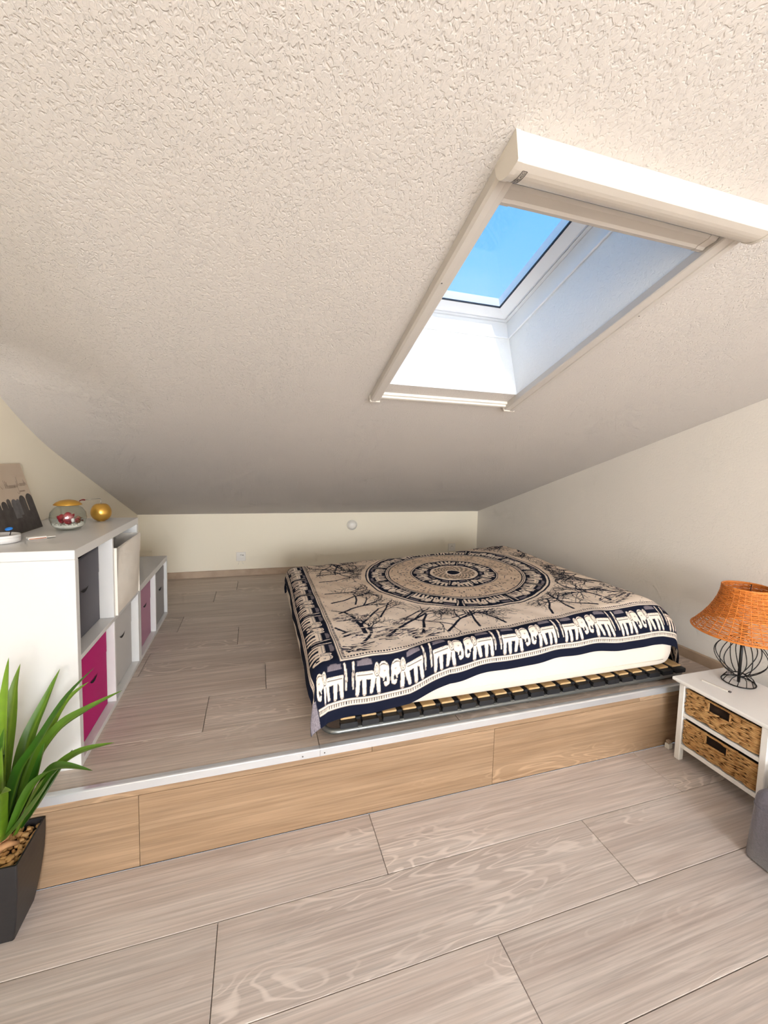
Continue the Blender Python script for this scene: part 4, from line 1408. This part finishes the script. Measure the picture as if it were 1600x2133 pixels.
for (z0_, z1_) in ((.0885, .210), (.2425, .366)):
    dr = thing('drawer', None, None, (0.006, 0, z0_))
    dr.parent = ns
    ya, yb2 = LG + .004, NY1 - NY0 - LG - .004
    hh = z1_ - z0_
    lin_ = MB().box(.010, .27, ya + .006, yb2 - .006, .002, hh - .006).build('lining', 'basket_shade', dr)  # solid dark box painting the shade seen through weave and handle gap
    b = SM()
    nr = 15
    mid = (ya + yb2) / 2 + .006
    for r in range(nr):
        zc = .004 + (hh - .006) * (r + .5) / nr
        y = ya
        while y < yb2 - .004:
            ln = rw.uniform(.03, .085)
            y2 = min(y + ln, yb2)
            cut = zc > hh * .60 and zc < hh * .90
            y1_, y2_ = y, y2
            if cut and y1_ < mid + .046 and y2_ > mid - .046:
                if y1_ < mid - .046: y2_ = mid - .046
                elif y2_ > mid + .046: y1_ = mid + .046
                else:
                    y = y2
                    continue
            if y2_ - y1_ > .005:
                q = rw.uniform(.0038, .0056)
                dz, dxx = rw.uniform(-.0022, .0022), rw.uniform(-.0015, .002)
                pts = [(.006 + dxx * .3, y1_, zc + dz), (.001 - dxx, (y1_ * 2 + y2_) / 3, zc + dz * .3), (.0005 - dxx, (y1_ + 2 * y2_) / 3, zc - dz * .4), (.006, y2_, zc - dz)]
                b.tube(pts, [q * .7, q, q, q * .7], 6)
            y = y2
    # side weave, seen past the near leg
    for r in range(nr):
        zc = .004 + (hh - .006) * (r + .5) / nr
        b.tube([(.008, ya + .001, zc), (.09, ya - .001, zc + .001), (.18, ya, zc - .001), (.268, ya + .001, zc)], .0045, 6)
    b.build('weave', 'wicker_brown', dr, fix=False)
    MB().box(-.004, .008, ya, yb2, hh - .008, hh - .002, .002).build('rim', 'wicker_brown', dr)
    MB().box(-.003, .006, mid - .050, mid - .045, hh * .60, hh * .90, .001).build('handle_edge', 'wicker_brown', dr)
    MB().box(-.003, .006, mid + .045, mid + .050, hh * .60, hh * .90, .001).build('handle_edge', 'wicker_brown', dr)
# remote-like white stick on the cabinet
ws = thing('white_stick', 'thin white stick with a grey tip lying on the bedside cabinet', 'stick', (2.035, 1.375, NZ))
ws.rotation_euler = (0, 0, -1.42)
MB().box(-.055, .055, -.006, .006, 0, .006, .0015).build('body', 'white_plastic', ws)
MB().box(.0552, .066, -.0055, .0055, .0005, .006, .001).build('tip', 'ink_dark', ws)
# small block at the foot of the riser
kb = thing('cable_plug', 'small white plug lying at the foot of the riser beside the cabinet leg', 'plug', (1.985, 1.538, 0))
MB().box(-.014, .014, -.012, .012, 0, .026, .003).build('body', 'white_plastic', kb)
MB().box(-.010, .010, -.008, .010, .0262, .040, .002).build('cap', 'skirting_wood', kb)

# ------------------------------------------------------------------ lamp
LX, LY = 2.185, 1.372
lamp = thing('table_lamp', 'table lamp with an orange rattan shade on a black wire cage foot', 'lamp', (LX, LY, NZ))
circ = lambda r, z, n=40: [(r * math.cos(2 * math.pi * k / n), r * math.sin(2 * math.pi * k / n), z) for k in range(n)]
SM().tube(circ(.066, .0035), .0028, 8, closed=True).build('base_ring', 'wire_black', lamp)
SM().tube(circ(.024, .040, 24), .0028, 8, closed=True).build('waist_ring', 'wire_black', lamp)
for k in range(12):
    a = 2 * math.pi * k / 12
    p0 = Vector((.066 * math.cos(a), .066 * math.sin(a), .0035))
    p3 = Vector((.024 * math.cos(a + .3), .024 * math.sin(a + .3), .040))
    pm = Vector((.052 * math.cos(a + .1), .052 * math.sin(a + .1), .030))
    SM().tube([p0, p0 * .45 + pm * .55 + Vector((0, 0, .002)), pm, p3], .0018, 6).build('foot_wire', 'wire_black', lamp)
for k in range(12):
    a = 2 * math.pi * k / 12 + .1
    tw = .45 if k % 2 else -.45
    pts = []
    for j in range(15):
        v_ = j / 14
        r = .024 + .080 * math.sin(math.pi * v_) ** .8
        aa_ = a + tw * math.sin(math.pi * v_) * .35
        pts.append((r * math.cos(aa_), r * math.sin(aa_), .040 + .185 * v_))
    SM().tube(pts, .0021, 6).build('cage_wire', 'wire_black', lamp)
SM().tube(circ(.024, .225, 24), .0028, 8, closed=True).build('top_ring', 'wire_black', lamp)
SM().tube([(0, 0, .002), (0, 0, .12), (0, 0, .235)], .0065, 12).build('pole', 'wire_black', lamp)
SM().lathe([(.014, .232), (.017, .236), (.017, .285), (.010, .29)], 20).build('bulb_holder', 'wire_black', lamp)
SM().lathe([(.010, .29), (.016, .305), (.027, .335), (.028, .352), (.020, .372), (.001, .380)], 24, capb=False).build('bulb', 'porcelain', lamp)
sh = thing('lamp_shade', None, None, (0, 0, 0))
sh.parent = lamp
ZSB, ZST = .250, .462
def shr(v_):          # v 0 bottom .. 1 top, flaring bell
    return .092 + .108 * (1 - v_) ** 1.75 + .004
b = SM()
NRING, NST = 40, 30
for r in range(NRING):
    v_ = (r + .5) / NRING
    rad, z = shr(v_), ZSB + (ZST - ZSB) * v_
    nseg = 120
    ph = math.pi * (r % 2)
    pts = []
    for k in range(nseg):
        a = 2 * math.pi * k / nseg
        q = rad + .0013 * math.cos(NST * a + ph) + .0006 * math.sin(7 * a + r)
        pts.append((q * math.cos(a), q * math.sin(a), z + .0008 * math.sin(5 * a + r * 2.1)))
    b.tube(pts, .0027, 5, closed=True)
b.build('weft', 'rattan_orange', sh, fix=False)
for k in range(NST):
    a = 2 * math.pi * k / NST + math.pi / NST
    SM().tube([(shr(v_) * math.cos(a), shr(v_) * math.sin(a), ZSB + (ZST - ZSB) * v_) for v_ in [j / 10 for j in range(11)]], .0022, 5).build('stake', 'rattan_orange', sh, fix=False)
for v_, q in ((0.0, .0042), (.012, .003), (1.0, .0038), (.985, .003)):
    SM().tube(circ(shr(v_), ZSB + (ZST - ZSB) * v_, 80), q, 8, closed=True).build('rim', 'rattan_orange', sh, fix=False)
for k in range(3):
    a = 2 * math.pi * k / 3 + .4
    SM().tube([(.016 * math.cos(a), .016 * math.sin(a), .285), (.06 * math.cos(a), .06 * math.sin(a), .40), (.094 * math.cos(a), .094 * math.sin(a), .458)], .0017, 6).build('spider_arm', 'wire_black', sh)

# ------------------------------------------------------------------ pouf
PX0, PY1, PH = 1.708, 1.010, 0.255
pouf = thing('pouf', 'dark grey fabric cube pouf at the right edge', 'pouf', (PX0, PY1, 0))
bm = bmesh.new()
bmesh.ops.create_cube(bm, size=1.0)
PS = 0.42
for v in bm.verts:
    v.co = Vector((PS / 2 + v.co.x * PS, -PS / 2 + v.co.y * PS, .008 + PH / 2 + v.co.z * PH))
te = [e_ for e_ in bm.edges if all(v.co.z > PH * .5 for v in e_.verts)]
ve = [e_ for e_ in bm.edges if abs(e_.verts[0].co.z - e_.verts[1].co.z) > .1]
bmesh.ops.bevel(bm, geom=te + ve, offset=.034, segments=6, profile=.5, affect='EDGES')
for v in bm.verts:            # soft taper and crowned top
    k = max(0, (v.co.z - .01) / PH)
    v.co.x += (PS / 2 - v.co.x) * .05 * k
    v.co.y += (-PS / 2 - v.co.y) * .05 * k
b = SM().frombm(bm)
b.build('body', 'pouf_fabric', pouf)
def pouf_loop(z, off):
    r_, pts = .034, []
    for cx, cy2, a0 in ((PS - r_, -PS + r_, -90), (PS - r_, -r_, 0), (r_, -r_, 90), (r_, -PS + r_, 180)):
        for k in range(5):
            a = math.radians(a0 + 22.5 * k)
            x, y = cx + (r_ + off) * math.cos(a), cy2 + (r_ + off) * math.sin(a)
            kz = (z - .01) / PH
            pts.append((x + (PS / 2 - x) * .05 * kz, y + (-PS / 2 - y) * .05 * kz, z))
    return pts
SM().tube(pouf_loop(.205, .0005), .0022, 6, closed=True).build('piping', 'pouf_fabric', pouf)
MB().box(.02, PS - .02, -PS + .02, -.02, 0, .009).build('base', 'rubber_black', pouf)

# ------------------------------------------------------------------ potted plant
PC = (-0.722, 1.471)
plant = thing('potted_plant', 'artificial yucca with long green leaves in a tapered black pot', 'plant', (PC[0], PC[1], 0))
b = SM()
PHt = .250
rows_p = []
nlv = 10
def half(v_):
    return .062 + .027 * math.sin(min(1, v_ * 1.02) * math.pi / 2) ** .9
def sq(hw, z, r_=.006):
    pts = []
    for cx, cy2, a0 in ((hw - r_, -hw + r_, -90), (hw - r_, hw - r_, 0), (-hw + r_, hw - r_, 90), (-hw + r_, -hw + r_, 180)):
        for k in range(4):
            a = math.radians(a0 + 30 * k)
            pts.append((cx + r_ * math.cos(a), cy2 + r_ * math.sin(a), z))
    return pts
lev = [sq(half(j / nlv), PHt * j / nlv, .0045) for j in range(nlv + 1)] + [sq(half(1) - .005, PHt, .003), sq(half(.9) - .006, PHt - .03, .003)]
v, f = [], []
for l_ in lev: v += l_
nn = 16
for j in range(len(lev) - 1):
    f += [(j * nn + k, j * nn + (k + 1) % nn, (j + 1) * nn + (k + 1) % nn, (j + 1) * nn + k) for k in range(nn)]
f += [tuple(range(nn - 1, -1, -1)), tuple(range((len(lev) - 1) * nn, len(lev) * nn))]
b.smooth = False
b.add(v, f).build('pot', 'pot_black', plant)
MB().box(-.080, .080, -.080, .080, PHt - .045, PHt - .026).build('soil', 'potting_soil', plant)
bm = bmesh.new()
bmesh.ops.create_icosphere(bm, subdivisions=2, radius=1.0)
for v in bm.verts:
    v.co *= 1 + .12 * math.sin(v.co.x * 3 + 1) * math.cos(v.co.y * 4)
pme = SM().frombm(bm).mesh('pebble')
pme.materials.append(MATS['pebble'])
pr_ = random.Random(21)
for k in range(150):
    if k < 110:
        gx, gy = k % 11, k // 11
        x, y = -.074 + gx * .0148 + pr_.uniform(-.004, .004), -.074 + gy * .0164 + pr_.uniform(-.004, .004)
        z = PHt - .024 + pr_.uniform(0, .005)
    else:
        x, y, z = pr_.uniform(-.066, .066), pr_.uniform(-.066, .066), PHt - .015 + pr_.uniform(0, .003)
    o = bpy.data.objects.new('pebble', pme)
    COL.objects.link(o)
    o.parent = plant
    q = pr_.uniform(.0062, .0098)
    o.location = (x, y, z)
    o.scale = (q * pr_.uniform(1.0, 1.5), q * pr_.uniform(.8, 1.0), q * pr_.uniform(.6, .8))
    o.rotation_euler = (pr_.uniform(-.4, .4), pr_.uniform(-.4, .4), pr_.uniform(0, 3.1))
SM().tube([(.006, .004, PHt - .03), (.016, .010, PHt + .01), (.030, .018, PHt + .035), (.052, .035, PHt + .055)], [.014, .011, .008, .004], 10).build('stem', 'driftwood', plant)
SM().tube([(.0, -.004, PHt - .03), (.010, -.008, PHt - .002), (.030, -.004, PHt + .004), (.050, .012, PHt - .012)], [.014, .013, .010, .005], 10).build('stem', 'driftwood', plant)
SM().tube([(0, 0, PHt - .03), (.002, 0, PHt + .03), (.006, 0, PHt + .10)], [.017, .016, .014], 12).build('stem', 'driftwood', plant)
def leaf(pts, width, roll=0.0, keel=.28):
    """blade along a smooth path through pts (world)"""
    P = [Vector(p) - Vector((PC[0], PC[1], 0)) for p in pts]
    n_, nw = 22, 4
    def cr_(t_):
        k = min(int(t_ * (len(P) - 1)), len(P) - 2)
        q = t_ * (len(P) - 1) - k
        p0, p1, p2, p3 = P[max(k - 1, 0)], P[k], P[k + 1], P[min(k + 2, len(P) - 1)]
        return 0.5 * ((2 * p1) + (-p0 + p2) * q + (2 * p0 - 5 * p1 + 4 * p2 - p3) * q * q + (-p0 + 3 * p1 - 3 * p2 + p3) * q ** 3)
    v, f, ac = [], [], []
    for i in range(n_ + 1):
        t_ = i / n_
        c_ = cr_(t_)
        d = (cr_(min(t_ + .02, 1)) - cr_(max(t_ - .02, 0))).normalized()
        up = Vector((0, 0, 1))
        sd = d.cross(up)
        if sd.length < .2: sd = Vector((.8, -.6, 0))
        sd = sd - d * sd.dot(d)
        sd.normalize()
        sd = (Matrix.Rotation(roll, 3, d) @ sd)
        nr_ = sd.cross(d).normalized()
        wv = width * (.55 + .45 * math.sin(min(1, t_ / .45) * math.pi / 2)) * (1 - max(0, (t_ - .42) / .58) ** 1.6)
        wv = max(wv, .0006)
        for k in range(nw + 1):
            a = (k / nw - .5) * 2
            v.append(c_ + sd * a * wv / 2 + nr_ * keel * wv * (abs(a) ** 1.5 - .4))
            ac.append(abs(a))
    for i in range(n_):
        f += [(i * (nw + 1) + k, i * (nw + 1) + k + 1, (i + 1) * (nw + 1) + k + 1, (i + 1) * (nw + 1) + k) for k in range(nw)]
    b = SM().add(v, f)
    o = b.build('leaf', 'leaf_green', plant, fix=False)
    at_ = o.data.attributes.new('across', 'FLOAT', 'POINT')
    at_.data.foreach_set('value', ac)
    return o
LV = [
 ([(-0.706, 1.47, 0.289), (-0.698, 1.47, 0.429), (-0.694, 1.48, 0.569), (-0.688, 1.49, 0.708), (-0.683, 1.5, 0.804)], .044, 0),
 ([(-0.712, 1.5, 0.27), (-0.692, 1.53, 0.382), (-0.674, 1.57, 0.506), (-0.638, 1.6, 0.61), (-0.604, 1.62, 0.702)], .036, .5),
 ([(-0.69, 1.45, 0.31), (-0.644, 1.44, 0.484), (-0.595, 1.44, 0.569), (-0.525, 1.45, 0.691), (-0.458, 1.46, 0.765)], .040, -.3),
 ([(-0.703, 1.5, 0.27), (-0.661, 1.53, 0.406), (-0.62, 1.56, 0.511), (-0.573, 1.58, 0.611), (-0.519, 1.6, 0.657)], .030, .4),
 ([(-0.69, 1.49, 0.275), (-0.635, 1.5, 0.454), (-0.578, 1.52, 0.553), (-0.508, 1.54, 0.595), (-0.413, 1.56, 0.634)], .036, .3),
 ([(-0.665, 1.46, 0.288), (-0.604, 1.45, 0.424), (-0.551, 1.44, 0.483), (-0.49, 1.44, 0.52), (-0.406, 1.44, 0.532)], .036, .2),
 ([(-0.661, 1.42, 0.322), (-0.601, 1.39, 0.455), (-0.553, 1.37, 0.519), (-0.504, 1.36, 0.532), (-0.438, 1.36, 0.507)], .038, 0),
 ([(-0.68, 1.43, 0.30), (-0.625, 1.41, 0.37), (-0.58, 1.40, 0.44), (-0.55, 1.40, 0.488), (-0.52, 1.40, 0.515)], .040, .2),
 ([(-0.69, 1.43, 0.31), (-0.668, 1.37, 0.42), (-0.648, 1.33, 0.49), (-0.630, 1.31, 0.52), (-0.600, 1.30, 0.53)], .046, .1),
 ([(-0.69, 1.48, 0.28), (-0.65, 1.47, 0.36), (-0.62, 1.46, 0.43), (-0.60, 1.455, 0.50), (-0.585, 1.45, 0.56)], .042, .1),
 ([(-0.70, 1.44, 0.29), (-0.685, 1.41, 0.37), (-0.67, 1.40, 0.45), (-0.66, 1.39, 0.53), (-0.655, 1.385, 0.60)], .046, 0),
 ([(-0.71, 1.46, 0.28), (-0.70, 1.44, 0.36), (-0.69, 1.43, 0.46), (-0.672, 1.42, 0.56), (-0.66, 1.41, 0.64)], .044, .2),
 ([(-0.73, 1.43, 0.29), (-0.735, 1.38, 0.40), (-0.75, 1.33, 0.50), (-0.77, 1.28, 0.56), (-0.79, 1.23, 0.58)], .046, 0),
 ([(-0.74, 1.46, 0.29), (-0.77, 1.45, 0.42), (-0.81, 1.44, 0.53), (-0.85, 1.42, 0.60), (-0.90, 1.40, 0.62)], .044, 0),
 ([(-0.74, 1.48, 0.29), (-0.76, 1.50, 0.44), (-0.79, 1.52, 0.58), (-0.82, 1.54, 0.70), (-0.84, 1.55, 0.78)], .044, 0),
 ([(-0.72, 1.49, 0.29), (-0.72, 1.52, 0.42), (-0.715, 1.55, 0.55), (-0.71, 1.58, 0.66), (-0.70, 1.60, 0.74)], .040, 0),
 ([(-0.715, 1.44, 0.28), (-0.70, 1.37, 0.36), (-0.69, 1.31, 0.42), (-0.68, 1.26, 0.45), (-0.67, 1.21, 0.45)], .046, 0),
 ([(-0.66, 1.47, 0.29), (-0.62, 1.48, 0.35), (-0.585, 1.485, 0.41), (-0.555, 1.49, 0.46), (-0.53, 1.49, 0.50)], .034, .2),
]
for p_, wd, rl in LV:
    leaf(p_, wd * 1.25, rl)
